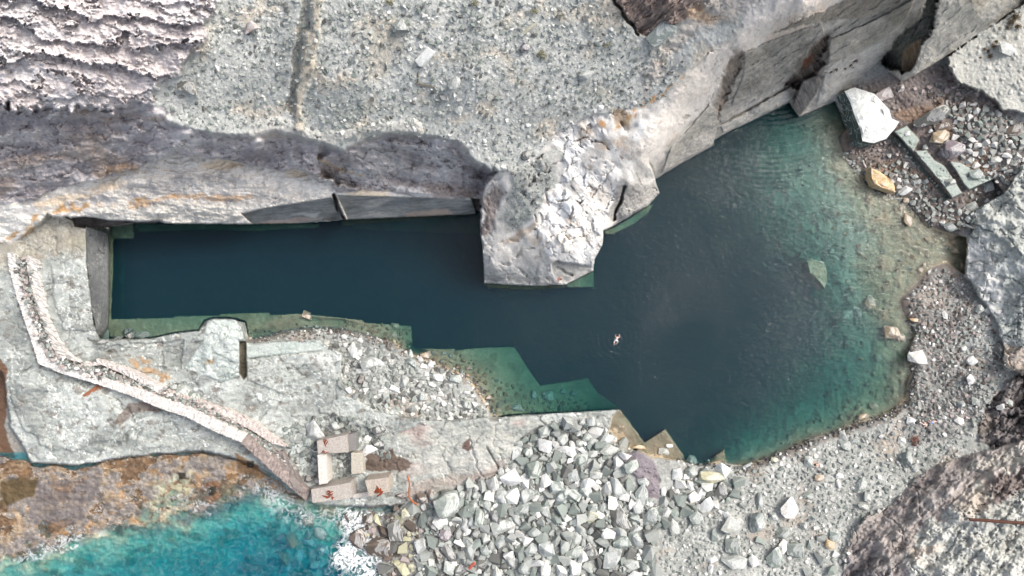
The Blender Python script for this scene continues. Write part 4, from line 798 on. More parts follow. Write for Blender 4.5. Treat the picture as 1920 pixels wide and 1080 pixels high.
# the ones a viewer can point to
B(959, 900, 33, 29, 30, 'w', 'bright white marble boulder just below the end of the smooth rock tongue')
B(984, 907, 17, 22, 0, 'w', 'small white rounded stone touching the right side of the bright white boulder')
B(838, 952, 46, 48, 15, 'g', 'biggest grey green boulder with white patch, below the smooth rock tongue', hz=40)
B(942, 987, 42, 27, 28, 'l', 'speckled light slab shaped boulder below the biggest grey green boulder')
B(710, 1030, 50, 34, 5, 'b', 'large square brown boulder standing in the surf'); B(673, 1013, 30, 38, 20, 'b', 'dark brown wet boulder left of the large square one in the surf')
B(740, 997, 26, 40, 10, 'd', 'upright mottled grey boulder above the square brown boulder')
B(1163, 973, 30, 52, 20, 'd', 'tall speckled boulder with white streaks in the middle of the boulder field')
B(1147, 1047, 44, 28, 55, 'l', 'long pale folded boulder near the bottom edge of the boulder field')
B(1263, 988, 20, 32, 15, 'l', 'pale oblong block standing alone on smooth grey sand')
B(1270, 890, 20, 24, -8, 'w', 'white cube shaped boulder beside the purplish rock boss')
B(1183, 878, 27, 26, 10, 'g', 'square grey boulder leaning on the purplish rock boss')
B(1335, 897, 44, 21, -8, 'y', 'long pale yellow slab at the water end of the boulder field')
B(1298, 867, 21, 26, 15, 'g', 'green rounded boulder at the south shore of the pool')
B(1155, 915, 26, 44, 28, 'l', 'tall grey shard with pale veins beside two upright boulders')
B(1137, 918, 20, 29, 15, 'l', 'rounded oblong boulder left of the tall veined shard'); B(1204, 928, 24, 42, -6, 'g', 'tall dull grey pillar boulder below the purplish boss')
B(1220, 970, 34, 26, 20, 'g', 'faceted grey green boulder at the right border of the boulder field'); B(1108, 970, 28, 20, 40, 'y', 'yellowish angular boulder in the boulder field')
B(1092, 862, 36, 25, 48, 'g', 'swirled grey green boulder leaning in the upper boulder field')
B(1143, 843, 38, 24, 5, 'l', 'rounded boulder with curved bands near the pool side slab')
B(1480, 955, 30, 36, 12, 'w', 'bright white block lying alone on the southern beach', hz=26)
B(1423, 982, 27, 38, -12, 'g', 'olive green boulder left of the bright white beach block'); B(1373, 985, 44, 27, 28, 'l', 'long pale slab on the beach left of the olive green boulder')
B(1367, 970, 14, 27, 25, 'w', 'narrow white block resting against the long pale slab'); B(1377, 1055, 44, 25, -15, 'l', 'pale rectangular block near the bottom edge of the beach')
B(1453, 1047, 28, 36, 15, 'g', 'grey green boulder near the bottom edge of the beach'); B(1615, 912, 28, 17, 45, 'g', 'oval pale green boulder near the foot of the south east cliff')
B(1703, 863, 21, 34, 12, 'g', 'pointed green boulder at the foot of the pale cliff ramp', hz=22); B(1717, 877, 13, 16, 0, 'l', 'pale stone at the tip of the pointed green boulder')
B(1537, 898, 16, 13, 0, 't', 'tan rounded stone just below the sunbather'); B(1517, 867, 15, 20, 0, 'l', 'pale grey boulder to the left of the sunbather')
B(1558, 1020, 18, 20, 20, 'o', 'ochre boulder against the foot of the south east cliff'); B(1567, 1007, 25, 18, -35, 'g', 'green striped block above the ochre boulder')
B(1725, 670, 38, 26, -15, 'w', 'cream white boulder at the right shore of the pool', hz=20); B(1710, 790, 17, 15, 0, 'w', 'white stone with a black bag on it')
B(1800, 790, 22, 14, -30, 'w', 'white angular boulder right of the two beach visitors'); B(1673, 623, 26, 27, 10, 't', 'tan boulder under shallow water at the right shore', sink=.1)
B(1632, 567, 20, 25, 20, 't', 'square boulder under shallow water right of the drowned slab'); B(1702, 413, 15, 27, 10, 't', 'tan pointed boulder in shallow water at the upper right bay')
B(1658, 177, 36, 20, 22, 'k', 'pink oval boulder lying on dark silt above the big marble block'); B(1691, 165, 13, 14, 0, 'k', 'small pink stone right of the pink oval boulder')
B(1750, 217, 60, 27, 22, 'd', 'long striped grey boulder in the upper right rubble bay', hz=24); B(1767, 258, 38, 24, 10, 't', 'brown wedge boulder below the long striped boulder')
B(1790, 280, 36, 30, -20, 'p', 'purplish rough boulder beside the brown wedge boulder'); B(1905, 243, 34, 17, 32, 'b', 'brown tilted slab at the right picture edge of the rubble bay')
B(1832, 325, 28, 19, 0, 'g', 'dark green triangular boulder above the rubble bay trench'); B(1857, 350, 18, 20, 0, 'w', 'pinkish white stone in the corner of the trench')
B(1698, 357, 22, 13, 38, 'w', 'white stone just right of the big ochre block'); B(576, 591, 19, 14, -20, 't', 'tan boulder standing in the water off the stony spit')
B(588, 808, 27, 38, 20, 'l', 'large pale block leaning above the broken concrete blocks', hz=26); B(690, 843, 28, 17, 20, 'w', 'white mottled stone just above the small loose stone block')
B(661, 657, 18, 27, 10, 'w', 'pale upright block on the stony spit'); B(693, 682, 34, 25, 25, 'l', 'pale square topped block on the stony spit'); B(680, 697, 31, 12, 0, 'w', 'white flat slab below the square topped block')
B(675, 712, 15, 18, 0, 'b', 'dark brown stone below the white flat slab on the spit'); B(741, 730, 21, 11, -25, 'w', 'white tilted slab in the middle of the stony spit')
B(806, 683, 13, 17, 0, 'w', 'white stone at the tip of the stony spit'); B(854, 710, 25, 15, -15, 'g', 'green grey stone near the shore of the stony spit')
B(797, 35 + 70, 30, 14, 35, 'w', 'white topped rock on the crushed rock plateau'); B(750, 47, 24, 20, 0, 'g', 'grey green boulder at the top of the plateau')
B(468, 47, 22, 20, 30, 'k', 'pinkish boulder with white side on the left plateau'); B(350, 160, 30, 20, -10, 'd', 'dark boulder at the foot of the flaky cliff')
B(852, 155, 18, 20, 0, 'l', 'pale streaked boulder in the middle of the plateau'); B(988, 290, 16, 15, 0, 'd', 'dark grey stone at the neck of the headland')
B(1240, 60, 40, 22, 40, 'g', 'grey green slab beside the brown outcrop at the top edge'); B(1890, 90, 26, 24, 10, 'w', 'white boulder on the pale slope at the right edge')
B(985, 88, 14, 13, 0, 'p', 'purple brown boulder on the plateau'); B(1100, 140, 22, 12, 0, 'l', 'flat pale stone on the right of the plateau')
B(860, 204, 12, 12, 0, 'l', 'round pale stone on the plateau above the recess'); B(830, 270 - 88, 18, 9, -30, 'd')
RAW = """940 885 12 22 10 l;893 930 21 23 20 g;865 927 16 28 -15 g;881 922 9 32 -12 l;793 937 34 22 -30 b;808 933 16 26 5 b;912 943 25 23 -25 g;940 932 22 24 -15 l;963 933 25 30 20 w;1003 885 34 34 10 g;924 907 27 27 0 l;
982 955 34 18 15 g;1022 963 20 26 10 l;899 972 18 38 -10 g;870 985 16 26 5 l;882 979 16 20 0 l;927 972 20 26 5 d;968 977 14 26 10 l;1023 835 34 24 -30 w;990 850 18 26 5 g;973 835 16 16 0 l;764 963 25 20 10 y;
811 988 18 24 10 d;835 1002 22 24 -20 p;860 1000 16 28 -10 d;891 1000 20 20 0 d;910 1012 18 26 10 l;843 1038 18 40 35 d;820 1038 13 38 22 b;880 1033 22 36 -20 l;902 1060 24 20 -30 d;862 1070 30 20 15 d;938 1017 17 24 -15 l;
1003 997 26 22 0 g;927 985 14 20 0 l;998 1032 28 20 25 g;1025 1033 26 26 10 l;912 1032 20 18 0 g;957 1055 17 28 0 l;1023 1065 20 34 0 w;983 1067 22 22 0 g;1055 825 20 22 0 l;1073 833 12 17 10 w;1088 832 16 14 0 l;1085 815 18 14 0 l;
1108 790 18 16 -20 l;1092 792 12 11 0 l;1103 820 24 16 20 g;1112 827 21 17 15 l;1138 822 30 22 15 l;1057 842 20 15 -20 w;1070 863 18 9 40 w;1112 853 16 16 0 l;1128 862 14 12 0 l;1075 893 20 22 15 l;1100 908 29 22 30 w;1117 893 22 17 -15 l;
1207 903 21 15 -20 l;1297 887 24 22 0 g;1247 847 24 12 0 l;1255 837 13 8 -10 w;1197 838 26 8 -8 o;1097 925 21 22 0 l;1063 925 20 18 30 l;1245 923 10 18 0 w;1327 913 22 18 -20 w;1190 973 27 16 -25 g;1197 950 20 28 -5 l;1247 963 24 18 30 l;
1307 973 26 24 0 g;1221 947 12 13 30 w;1082 1012 17 27 5 l;1077 1037 32 20 0 g;1112 955 18 20 0 g;1128 953 14 18 0 g;1080 980 20 13 10 w;1112 1021 16 12 0 g;1193 993 22 11 30 l;1183 1060 34 20 -15 l;1337 1052 18 13 20 w;1333 1068 9 18 0 w;
1425 940 13 30 10 l;1517 930 20 13 -20 g;1453 863 14 9 -10 y;1402 875 22 9 20 l;1355 882 24 22 -35 w;1587 835 28 17 -25 g;1602 828 16 8 0 g;1452 970 20 16 -30 l;1508 987 14 18 10 l;1573 907 9 17 5 w;1575 893 14 10 15 w;1627 933 14 18 0 l;
1620 950 20 10 -25 l;1693 827 17 11 -30 w;1832 753 14 14 0 l;1877 763 12 12 0 w;1805 760 13 13 0 l;1893 753 18 14 -20 g;1583 818 14 17 0 l;1493 1033 30 25 -10 g;1470 1028 18 28 -10 w;1413 1053 18 21 30 w;1375 1025 27 28 0 g;1470 1000 24 19 10 g;
1837 580 15 15 10 l;1853 583 14 9 -15 w;1773 590 9 17 0 w;1873 585 12 8 0 w;1825 677 18 16 30 w;1877 657 18 27 20 d;1823 712 21 19 0 w;1808 655 9 9 0 w;1783 425 24 17 -20 g;1715 600 14 8 -10 o;1768 272 14 10 -10 t;1767 237 26 13 25 b;
1835 272 14 10 10 w;1830 310 15 11 10 w;1870 300 24 13 0 l;1895 320 21 6 0 l;1898 336 22 12 0 b;1722 340 12 9 0 l;1737 340 11 10 0 l;1825 388 26 19 10 l;1785 342 21 13 10 l;1716 330 12 9 10 l;1700 340 9 9 0 l;665 682 16 13 0 d;647 693 14 14 0 l;
757 717 14 20 -20 l;787 673 12 11 -30 w;769 665 10 18 20 l;772 680 20 13 -30 g;775 767 18 12 10 l;823 708 22 12 -20 w;790 745 14 14 30 g;785 723 14 13 0 d;875 760 18 20 0 g;690 823 8 8 0 w;689 823 18 14 30 w;708 833 24 20 -10 d;
710 806 23 20 45 d;567 867 16 24 25 g;579 897 20 14 30 b;593 901 10 10 0 l;590 883 12 8 0 g;638 873 13 12 -20 l;627 800 20 18 0 l;190 641 28 8 10 d;218 635 26 10 10 d;238 622 20 13 40 d;243 628 16 16 0 d;266 628 26 12 3 l;343 735 24 20 -20 l;
363 743 20 15 0 g;390 757 26 9 -20 g;325 725 18 9 -20 l;575 830 15 15 0 g;560 845 12 12 0 l;600 812 10 10 0 l;548 850 16 10 30 g;1590 593 40 22 20 g;1610 588 14 20 30 g;1515 490 30 14 10 t;1560 470 13 9 0 g;1585 480 11 9 20 g;1590 528 11 9 0 t;
1598 540 12 9 30 t;1700 375 13 10 0 t;1690 390 9 12 0 t;1740 480 10 7 0 t;1733 495 9 8 0 t;1727 507 9 9 20 t;1690 632 20 14 -10 t;1640 760 16 11 20 t;1620 782 22 10 10 t;740 612 14 11 0 t;738 627 17 13 0 t;800 666 24 13 10 t;832 663 9 7 20 g;
845 667 9 8 0 g;968 765 26 12 -5 g;1000 740 12 20 20 g;1030 742 26 18 -20 g;1055 735 12 11 0 g;1075 738 15 11 0 g;915 745 14 9 0 t;935 770 12 9 10 t;880 690 12 9 0 t;1735 275 12 11 0 l;1702 250 10 9 0 w;1745 245 8 8 0 w;1668 292 9 9 0 l;
600 1000 20 28 30 g;580 1015 26 16 -20 g;560 1040 18 24 10 g;605 1030 22 22 0 g;540 1065 26 18 20 g;590 1060 30 20 40 g;630 1045 14 20 -20 y;655 985 12 16 0 b;690 975 22 20 20 b;655 970 16 24 30 b;700 1005 10 12 0 b;752 930 26 12 0 b"""
SUBM = {'t', 'g', 'y'}
for row in RAW.replace('\n', '').split(';'):
    u, v, l, w, a, t = row.split(); u, v, l, w, a = map(float, (u, v, l, w, a))
    o = boulder(u, v, l, w, a, t)
    if hat(u, v) < -0.15 and o.location.z - o.scale.z * 0 < 0.1:
        o['label'] = o['label'].split(' boulder ')[0] + (' boulder lying under the turquoise sea water' if u < 660 and v > 900 else ' boulder lying under the pool water')
        o['group'] = 'boulders under water'
def grid_darts(poly, n, rmin, rmax, pw, tones, overlap=0.8, rnd=random.Random(3), avoid=True, tries=1):
    """random stones inside a polygon, the biggest first, each kept clear of those before it"""
    p = np.array(poly, float); x0, y0 = p.min(0); x1, y1 = p.max(0)
    N = int(n * 4); us = np.array([rnd.uniform(x0, x1) for _ in range(N)]); vs = np.array([rnd.uniform(y0, y1) for _ in range(N)])
    ok = sdist(us, vs, poly) > 0; us, vs = us[ok][:n], vs[ok][:n]
    rs = np.array([rmin + (rmax - rmin) * rnd.random() ** pw for _ in us]); o_ = np.argsort(-rs); us, vs, rs = us[o_], vs[o_], rs[o_]
    out = []
    for u, v, r in zip(us, vs, rs):
        gx, gy = int(u // 30), int(v // 30); hit = False
        for a in (-1, 0, 1):
            for b in (-1, 0, 1):
                for (qu, qv, qr) in GRID.get((gx + a, gy + b), ()):
                    if (qu - u) ** 2 + (qv - v) ** 2 < ((qr + r) * overlap) ** 2: hit = True; break
                if hit: break
            if hit: break
        if hit: continue
        GRID.setdefault((gx, gy), []).append((u, v, r)); out.append((u, v, r, rnd.choice(tones)))
    return out
GRID = {}
for (u, v, r) in placed: GRID.setdefault((int(u // 30), int(v // 30)), []).append((u, v, r))
# things stones must keep off
RUB = [(770, 950), (850, 918), (900, 898), (950, 886), (968, 834), (1012, 806), (1060, 792), (1130, 800), (1185, 845), (1158, 868), (1195, 935), (1240, 940), (1290, 880), (1385, 890), (1380, 940), (1320, 950), (1240, 985), (1225, 1010), (1240, 1125), (790, 1125), (775, 1040), (800, 990)]
extra = grid_darts(RUB, 2200, 7.5, 13, 1.6, 'llgggwwldl', 0.74, random.Random(31))
extra += grid_darts([(700, 960), (770, 950), (800, 990), (775, 1040), (790, 1125), (690, 1125), (720, 1040), (690, 990)], 160, 6.5, 12, 1.5, 'bbbdyk', 0.84, random.Random(32))
extra += grid_darts([(1345, 890), (1400, 890), (1440, 960), (1560, 1010), (1600, 1110), (1300, 1110), (1340, 1010), (1290, 940)], 160, 6.5, 12, 1.8, 'llgwg', 1.3, random.Random(33))
extra.sort(key=lambda t: -t[2])
keep = max(0, 300 - nb_ind); ind, small = extra[:keep], extra[keep:]
rr = random.Random(5)
for u, v, r, t in ind:
    a = rr.uniform(0.72, 1.4); boulder(u, v, 2 * r * a ** .5, 2 * r / a ** .5, rr.uniform(0, 180), t)
def stones(name, lst, lab, gain=1.0, zf=None):
    Vs, Fs, Cs = [], [], []; n = 0; q = np.random.default_rng(len(lst))
    for (u, v, r, t) in lst:
        V, F = SMALL[q.integers(12)]
        a = q.uniform(0.65, 1.5); sx, sy, szz = 2 * r * S * a ** .5, 2 * r * S / a ** .5, 2 * r * S * q.uniform(0.5, 0.8)
        th = q.uniform(0, 6.283); c, s_ = math.cos(th), math.sin(th); tl = q.uniform(-0.6, 0.6)
        P = V * (sx, sy, szz); P = np.stack([P[:, 0], P[:, 1] * math.cos(tl) - P[:, 2] * math.sin(tl), P[:, 1] * math.sin(tl) + P[:, 2] * math.cos(tl)], 1)
        P = np.stack([P[:, 0] * c - P[:, 1] * s_, P[:, 0] * s_ + P[:, 1] * c, P[:, 2]], 1)
        h0 = hat(u, v) if zf is None else zf(u, v); p = W(u, v, h0); P += (p.x, p.y, h0 + szz * 0.22)
        col = np.clip(lin(TONE[t]) * q.uniform(0.78, 1.18) * gain, 0, 0.9)
        Vs.append(P); Fs.append(F + n); Cs.append(np.repeat(col[None], len(P), 0)); n += len(P)
    if not Vs: return
    props(mesh_np(name, np.vstack(Vs), np.vstack(Fs), M_STONE, col=np.vstack(Cs)), lab, 'stones', kind='stuff')
G = grid_darts
fill = small + G(RUB, 22000, 1.0, 6.5, 1.9, 'llwgwldl', 0.68, random.Random(34))
fill += G([(695, 960), (770, 950), (800, 990), (775, 1040), (790, 1125), (690, 1125), (720, 1040), (680, 990)], 900, 2, 6, 1.6, 'bbdykb', 0.85, random.Random(35))
stones('rubble', fill, 'small grey stones packed between the larger boulders')
sh = G([(600, 645), (650, 630), (745, 655), (830, 690), (905, 760), (915, 783), (800, 790), (700, 768), (636, 722), (640, 662)], 2600, 1.3, 5.5, 2.2, 'llwwlgd', 0.9, random.Random(36))
sh += G([(530, 800), (620, 775), (700, 785), (735, 850), (720, 862), (690, 835), (670, 812), (596, 824), (594, 905), (580, 905), (545, 860)], 900, 1.8, 5.5, 1.6, 'llgdg', 0.85, random.Random(37))
sh += G([(628, 852), (655, 850), (656, 895), (630, 900)], 120, 1.5, 4, 1.5, 'lgd', 0.85, random.Random(38))
sh += G([(470, 618), (560, 618), (640, 620), (740, 650), (640, 660), (600, 640), (470, 643)], 700, 1.0, 3.2, 2, 'ldkdl', 1.0, random.Random(39))
stones('shingle', sh, 'loose pale shingle covering the stony spit')
bt = G([(1290, 885), (1400, 878), (1500, 848), (1600, 815), (1700, 775), (1830, 800), (1800, 855), (1740, 880), (1670, 945), (1600, 995), (1580, 1110), (1240, 1110), (1240, 990), (1380, 940)], 6000, 0.8, 4.2, 3.0, 'llwwlggl', 1.1, random.Random(40))
bt += G([(1700, 560), (1745, 505), (1800, 510), (1860, 600), (1890, 700), (1840, 790), (1700, 790), (1715, 690)], 3600, 0.8, 3.8, 2.6, 'lgldklwb', 1.0, random.Random(41))
bt += G([(1800, 690), (1890, 700), (1850, 770), (1830, 800), (1760, 770)], 500, 2.0, 6.5, 1.6, 'llwgd', 1.0, random.Random(42))
for pts in ([(1395, 876), (1480, 843), (1533, 820), (1593, 801), (1670, 774), (1706, 745), (1714, 700), (1702, 660), (1720, 625), (1700, 590)], [(1580, 285), (1630, 345), (1700, 378), (1745, 420)], [(560, 614), (640, 617), (740, 645), (810, 683), (885, 712), (905, 745), (930, 778)], [(1270, 860), (1320, 870), (1400, 878)]):
    for a, b in zip(pts[:-1], pts[1:]):
        n = int(math.dist(a, b) / 1.5)
        for k in range(n):
            t_ = rr.random(); bt.append((a[0] + (b[0] - a[0]) * t_ + rr.gauss(3, 4), a[1] + (b[1] - a[1]) * t_ + rr.gauss(3, 4), rr.uniform(1.2, 3.6), rr.choice('ddbdblw')))
stones('beach_pebbles', bt, 'loose pebbles and stones scattered over the grey beach')
ne = G([(1775, 205), (1830, 190), (1880, 215), (1925, 260), (1925, 330), (1880, 345), (1830, 330), (1800, 300), (1775, 270), (1790, 240)], 1700, 1.6, 6.5, 2.2, 'llwglwg', 0.95, random.Random(43))
ne += G([(1640, 310), (1700, 300), (1760, 370), (1830, 400), (1835, 430), (1790, 435), (1745, 415), (1690, 370), (1650, 345)], 1100, 1.3, 5.5, 2.2, 'llwdgl', 1.0, random.Random(44))
ne += G([(1700, 165), (1790, 150), (1870, 200), (1920, 240), (1920, 270), (1850, 220), (1760, 190)], 600, 1.2, 5, 2, 'kdbkl', 1.1, random.Random(45))
ne += G([(1580, 265), (1680, 260), (1760, 350), (1700, 345), (1620, 310)], 500, 1.0, 3.4, 2, 'dklbb', 1.1, random.Random(46))
ne += G([(1812, 358), (1864, 338), (1880, 362), (1822, 395)], 60, 2, 5, 1, 'lkwd', 1.0, random.Random(47))
stones('rubble', ne, 'broken pale rubble filling the bay at upper right')
pl = G([(400, 0), (1140, 0), (1200, 80), (1290, 120), (1240, 190), (1110, 215), (1030, 260), (1000, 320), (940, 318), (870, 270), (740, 248), (640, 270), (520, 235), (400, 245), (310, 215), (300, 170), (370, 110), (400, 40)], 9000, 0.7, 3.8, 5.0, 'llgglwdgl', 1.05, random.Random(48))
pl += G([(655, 195), (730, 200), (740, 240), (690, 255), (650, 235)], 160, 2, 5.5, 1.5, 'ggdl', 0.95, random.Random(49))
pl += G([(1050, 170), (1130, 150), (1200, 190), (1100, 215), (1040, 230)], 260, 2, 5.5, 2.0, 'ggdlw', 1.0, random.Random(50))
pl += G([(960, 320), (1010, 300), (1040, 340), (1010, 400), (960, 430)], 200, 1, 3.4, 2, 'lgd', 1.1, random.Random(54))
stones('scree', pl, 'fine broken stones scattered over the crushed rock plateau')
sb = G([(640, 600), (770, 614), (770, 650), (745, 645), (690, 622)], 160, 1.8, 5, 1.5, 'tty', 1.0, random.Random(51)) + G([(780, 656), (850, 658), (930, 700), (1000, 740), (1100, 750), (1110, 765), (940, 776), (900, 740), (870, 700)], 420, 1.6, 5.5, 1.8, 'tytg', 1.05, random.Random(52))
sb += G([(1500, 300), (1700, 370), (1800, 450), (1740, 495), (1680, 560), (1700, 720), (1600, 795), (1450, 850), (1560, 700), (1600, 560), (1520, 480), (1440, 350)], 420, 1.2, 5.5, 3.0, 'ttyg', 1.4, random.Random(53))
stones('submerged_stones', sb, 'tan stones lying on the shallow pool bed', 0.75)
ss_ = G([(560, 965), (640, 965), (635, 1010), (620, 1110), (480, 1110), (500, 1040)], 160, 4, 13, 1.2, 'gygt', 0.85, random.Random(55))
stones('submerged_stones', ss_, 'rounded stones lying under the turquoise sea', 0.85)

# ------------------------------------------------------------------ hand-outlined blocks
def outline_block(name, top, ht, hb, tone, label, cat, group=None, mat=None, taper=1.04, rough=0.12, dome=0.0, parent=None, seed=1, tilt=None, straight=False):
    r = random.Random(seed); pts = []
    n = len(top)
    for i in range(n):
        a, b = top[i], top[(i + 1) % n]; k = 1 if straight else max(1, int(math.dist(a, b) / 9))
        for j in range(k):
            t = j / k; jx = 0 if j == 0 else r.uniform(-.7, .7) * rough * 8
            pts.append((a[0] + (b[0] - a[0]) * t + jx, a[1] + (b[1] - a[1]) * t + jx))
    cu = sum(p[0] for p in pts) / len(pts); cv = sum(p[1] for p in pts) / len(pts)
    P0 = W(cu, cv, ht); bm = bmesh.new(); rings_ = []
    for (k, z, jit) in ((0.62, ht + dome * (ht - hb), 0.10), (0.90, ht + dome * .35 * (ht - hb), 0.05), (1.0, ht - rough * 0.6, 0.0), (1.0 + (taper - 1) * .5, (ht + hb) / 2, 0.0), (taper, hb, 0.0)):
        ring_ = []
        for (u, v) in pts:
            p = W(u, v, ht); q = P0.lerp(p, k); zz = z + r.uniform(-1, 1) * jit * (0.3 if straight else 2.2)
            if tilt and z > (ht + hb) / 2: zz += (q.x - P0.x) * tilt[0] + (q.y - P0.y) * tilt[1]
            ring_.append(bm.verts.new((q.x - P0.x, q.y - P0.y, zz - hb)))
        rings_.append(ring_)
    for a, b in zip(rings_[:-1], rings_[1:]):
        for i in range(len(pts)):
            j = (i + 1) % len(pts); bm.faces.new((a[i], b[i], b[j], a[j]))
    bm.faces.new(rings_[0]); bm.faces.new(rings_[-1][::-1])
    bmesh.ops.triangulate(bm, faces=bm.faces[:]); bmesh.ops.recalc_face_normals(bm, faces=bm.faces[:])
    me = bpy.data.meshes.new(name); bm.to_mesh(me); bm.free(); me.materials.append(mat or M_BOULD)
    o = bpy.data.objects.new(name, me); COLL.objects.link(o); o.location = (P0.x, P0.y, hb)
    if tone is not None: o.color = (*np.clip(lin(TONE.get(tone, tone) if isinstance(tone, str) else tone), 0, .9), 1)
    if parent is None: props(o, label, cat, group, 'thing')
    else: o.parent = parent; o.location = (P0.x - parent.location.x, P0.y - parent.location.y, hb - parent.location.z)
    return o
outline_block('marble_block', [(1583, 172), (1602, 164), (1640, 176), (1668, 205), (1673, 222), (1687, 228), (1677, 243), (1663, 260), (1640, 268), (1618, 264), (1614, 244), (1602, 215), (1594, 192)], 4.0, 0.1, (222, 225, 222), 'huge tilted marble block with white top and dark green side at the pool corner', 'boulder', seed=3, dome=.06, tilt=(-0.02, 0.02))
mb_ = bpy.data.objects['marble_block']; M_SIDE = rock_material('dark_marble_side', 'rgb', base=(92, 104, 98), bump=0.8, vary=0.35, gain=GAIN, veins=0.6); mb_.data.materials.append(M_SIDE)
for p_ in mb_.data.polygons:
    if p_.normal.z < 0.35: p_.material_index = 1
outline_block('boulder', [(1633, 315), (1650, 322), (1664, 332), (1676, 342), (1680, 352), (1678, 360), (1655, 352), (1641, 346), (1634, 332)], 1.9, -0.6, (214, 184, 142), 'big ochre orange angular block half in the water of the upper right bay', 'boulder', seed=5, tilt=(-.05, .05))
outline_block('boulder', [(1514, 490), (1530, 487), (1546, 494), (1551, 510), (1550, 530), (1546, 542), (1536, 528), (1520, 512)], -0.7, -4.5, (176, 170, 146), 'large pale pointed slab standing under the pool water at right', 'boulder', seed=6)
outline_block('boulder', [(1503, 472), (1520, 466), (1527, 476), (1512, 486), (1498, 484)], -2.0, -4.0, (120, 128, 116), 'dim green slab under water just above the large drowned pointed slab', 'boulder', seed=7)
outline_block('marble_block', [(1568, 601), (1602, 582), (1606, 592), (1600, 606), (1580, 612), (1566, 610)], -2.0, -3.6, (132, 140, 128), 'flat drowned slab under green water below the pointed slab', 'boulder', seed=8)
outline_block('marble_block', [(1604, 582), (1612, 586), (1620, 598), (1614, 602), (1607, 594)], -1.4, -2.6, (150, 150, 134), 'narrow drowned block right of the flat drowned slab', 'boulder', seed=9)

# ------------------------------------------------------------------ concrete pier remains and ruined walls
M_CONC = rock_material('old_concrete', 'obj', bump=1.0, vary=0.5, gain=GAIN, scale=2.8, bd=0.12)
M_PLAST = rock_material('lime_render', 'obj', bump=1.0, vary=0.38, gain=GAIN, scale=0.9, bd=0.16)
M_RUST = rock_material('rusted_iron', 'rgb', base=(128, 62, 40), bump=0.8, vary=0.45, gain=0.9, scale=6)
M_DARKC = rock_material('weathered_side', 'obj', bump=0.8, vary=0.25, gain=GAIN, scale=1.5)
def lump(name, parent, u, v, h, size, n=9, seed=1, mat=None, flat=.35):
    r = random.Random(seed); bm = bmesh.new(); p = W(u, v, h)
    for i in range(n):
        a = r.uniform(0, 6.28); q = r.uniform(0, size)
        m_ = Matrix.Translation((math.cos(a) * q, math.sin(a) * q, r.uniform(0, .06))) @ Matrix.Rotation(r.uniform(0, 3.1), 4, 'Z') @ Matrix.Rotation(r.uniform(-.5, .5), 4, 'X') @ Matrix.Diagonal((r.uniform(.25, .9) * size, r.uniform(.06, .2) * size, r.uniform(.1, .4) * size * flat * 2, 1))
        bmesh.ops.create_icosphere(bm, subdivisions=2, radius=1, matrix=m_)
    me = bpy.data.meshes.new(name); bm.to_mesh(me); bm.free(); me.materials.append(mat or M_RUST)
    o = bpy.data.objects.new(name, me); COLL.objects.link(o); o.parent = parent
    o.location = (p.x - parent.location.x, p.y - parent.location.y, h - parent.location.z); return o
PINK = (176, 169, 162)
c1 = outline_block('concrete_block', [(594, 827), (650, 815), (652, 848), (596, 851)], 5.4, 0.8, PINK, 'top concrete block of the ruined pier with rust at its left end', 'concrete block', 'blocks of the ruined pier', M_CONC, 1.0, .04, 0, None, 11, None, True)
c1b = outline_block('side_course', [(648, 816), (667, 811), (667, 844), (650, 848)], 4.6, 0.8, (128, 126, 124), None, None, None, M_DARKC, 1.0, .04, 0, c1, 12, None, True)
lump('rusty_anchor', c1, 608, 830, 5.42, .5, 8, 1); lump('rusty_anchor', c1, 610, 847, 5.42, .42, 7, 2)
c2 = outline_block('concrete_block', [(583, 918), (656, 905), (661, 932), (650, 936), (586, 943)], 5.2, 0.2, PINK, 'lower left concrete block of the ruined pier above the sea with a dark rust stain', 'concrete block', 'blocks of the ruined pier', M_CONC, 1.0, .04, 0, None, 13, None, True)
lump('rusty_anchor', c2, 618, 927, 5.22, .75, 12, 3)
c3 = outline_block('concrete_block', [(684, 901), (728, 895), (730, 922), (692, 931)], 5.0, 0.4, (178, 168, 157), 'lower right concrete block of the ruined pier with orange rust across it', 'concrete block', 'blocks of the ruined pier', M_CONC, 1.0, .04, 0, None, 14, None, True)
lump('rusty_anchor', c3, 708, 921, 5.02, .8, 14, 4)
c4 = outline_block('concrete_wall', [(595, 853), (612, 850), (614, 906), (598, 909)], 5.1, 0.8, (212, 206, 198), 'thin upright concrete wall joining the two left blocks of the ruined pier', 'wall', 'blocks of the ruined pier', M_CONC, 1.0, .04, 0, None, 15, None, True)
c5 = outline_block('concrete_wall', [(660, 927), (690, 922), (692, 930), (662, 935)], 2.2, 0.2, (208, 202, 196), 'low pale concrete sill between the two lower blocks of the ruined pier', 'wall', 'blocks of the ruined pier', M_CONC, 1.0, .04, 0, None, 16, None, True)
outline_block('stone_block', [(658, 849), (679, 849), (681, 887), (659, 889)], 3.6, 1.6, (186, 180, 168), 'loose rectangular buff stone block with dark left side inside the ruined pier', 'stone block', None, M_CONC, 1.0, .04, 0, None, 17, None, True)
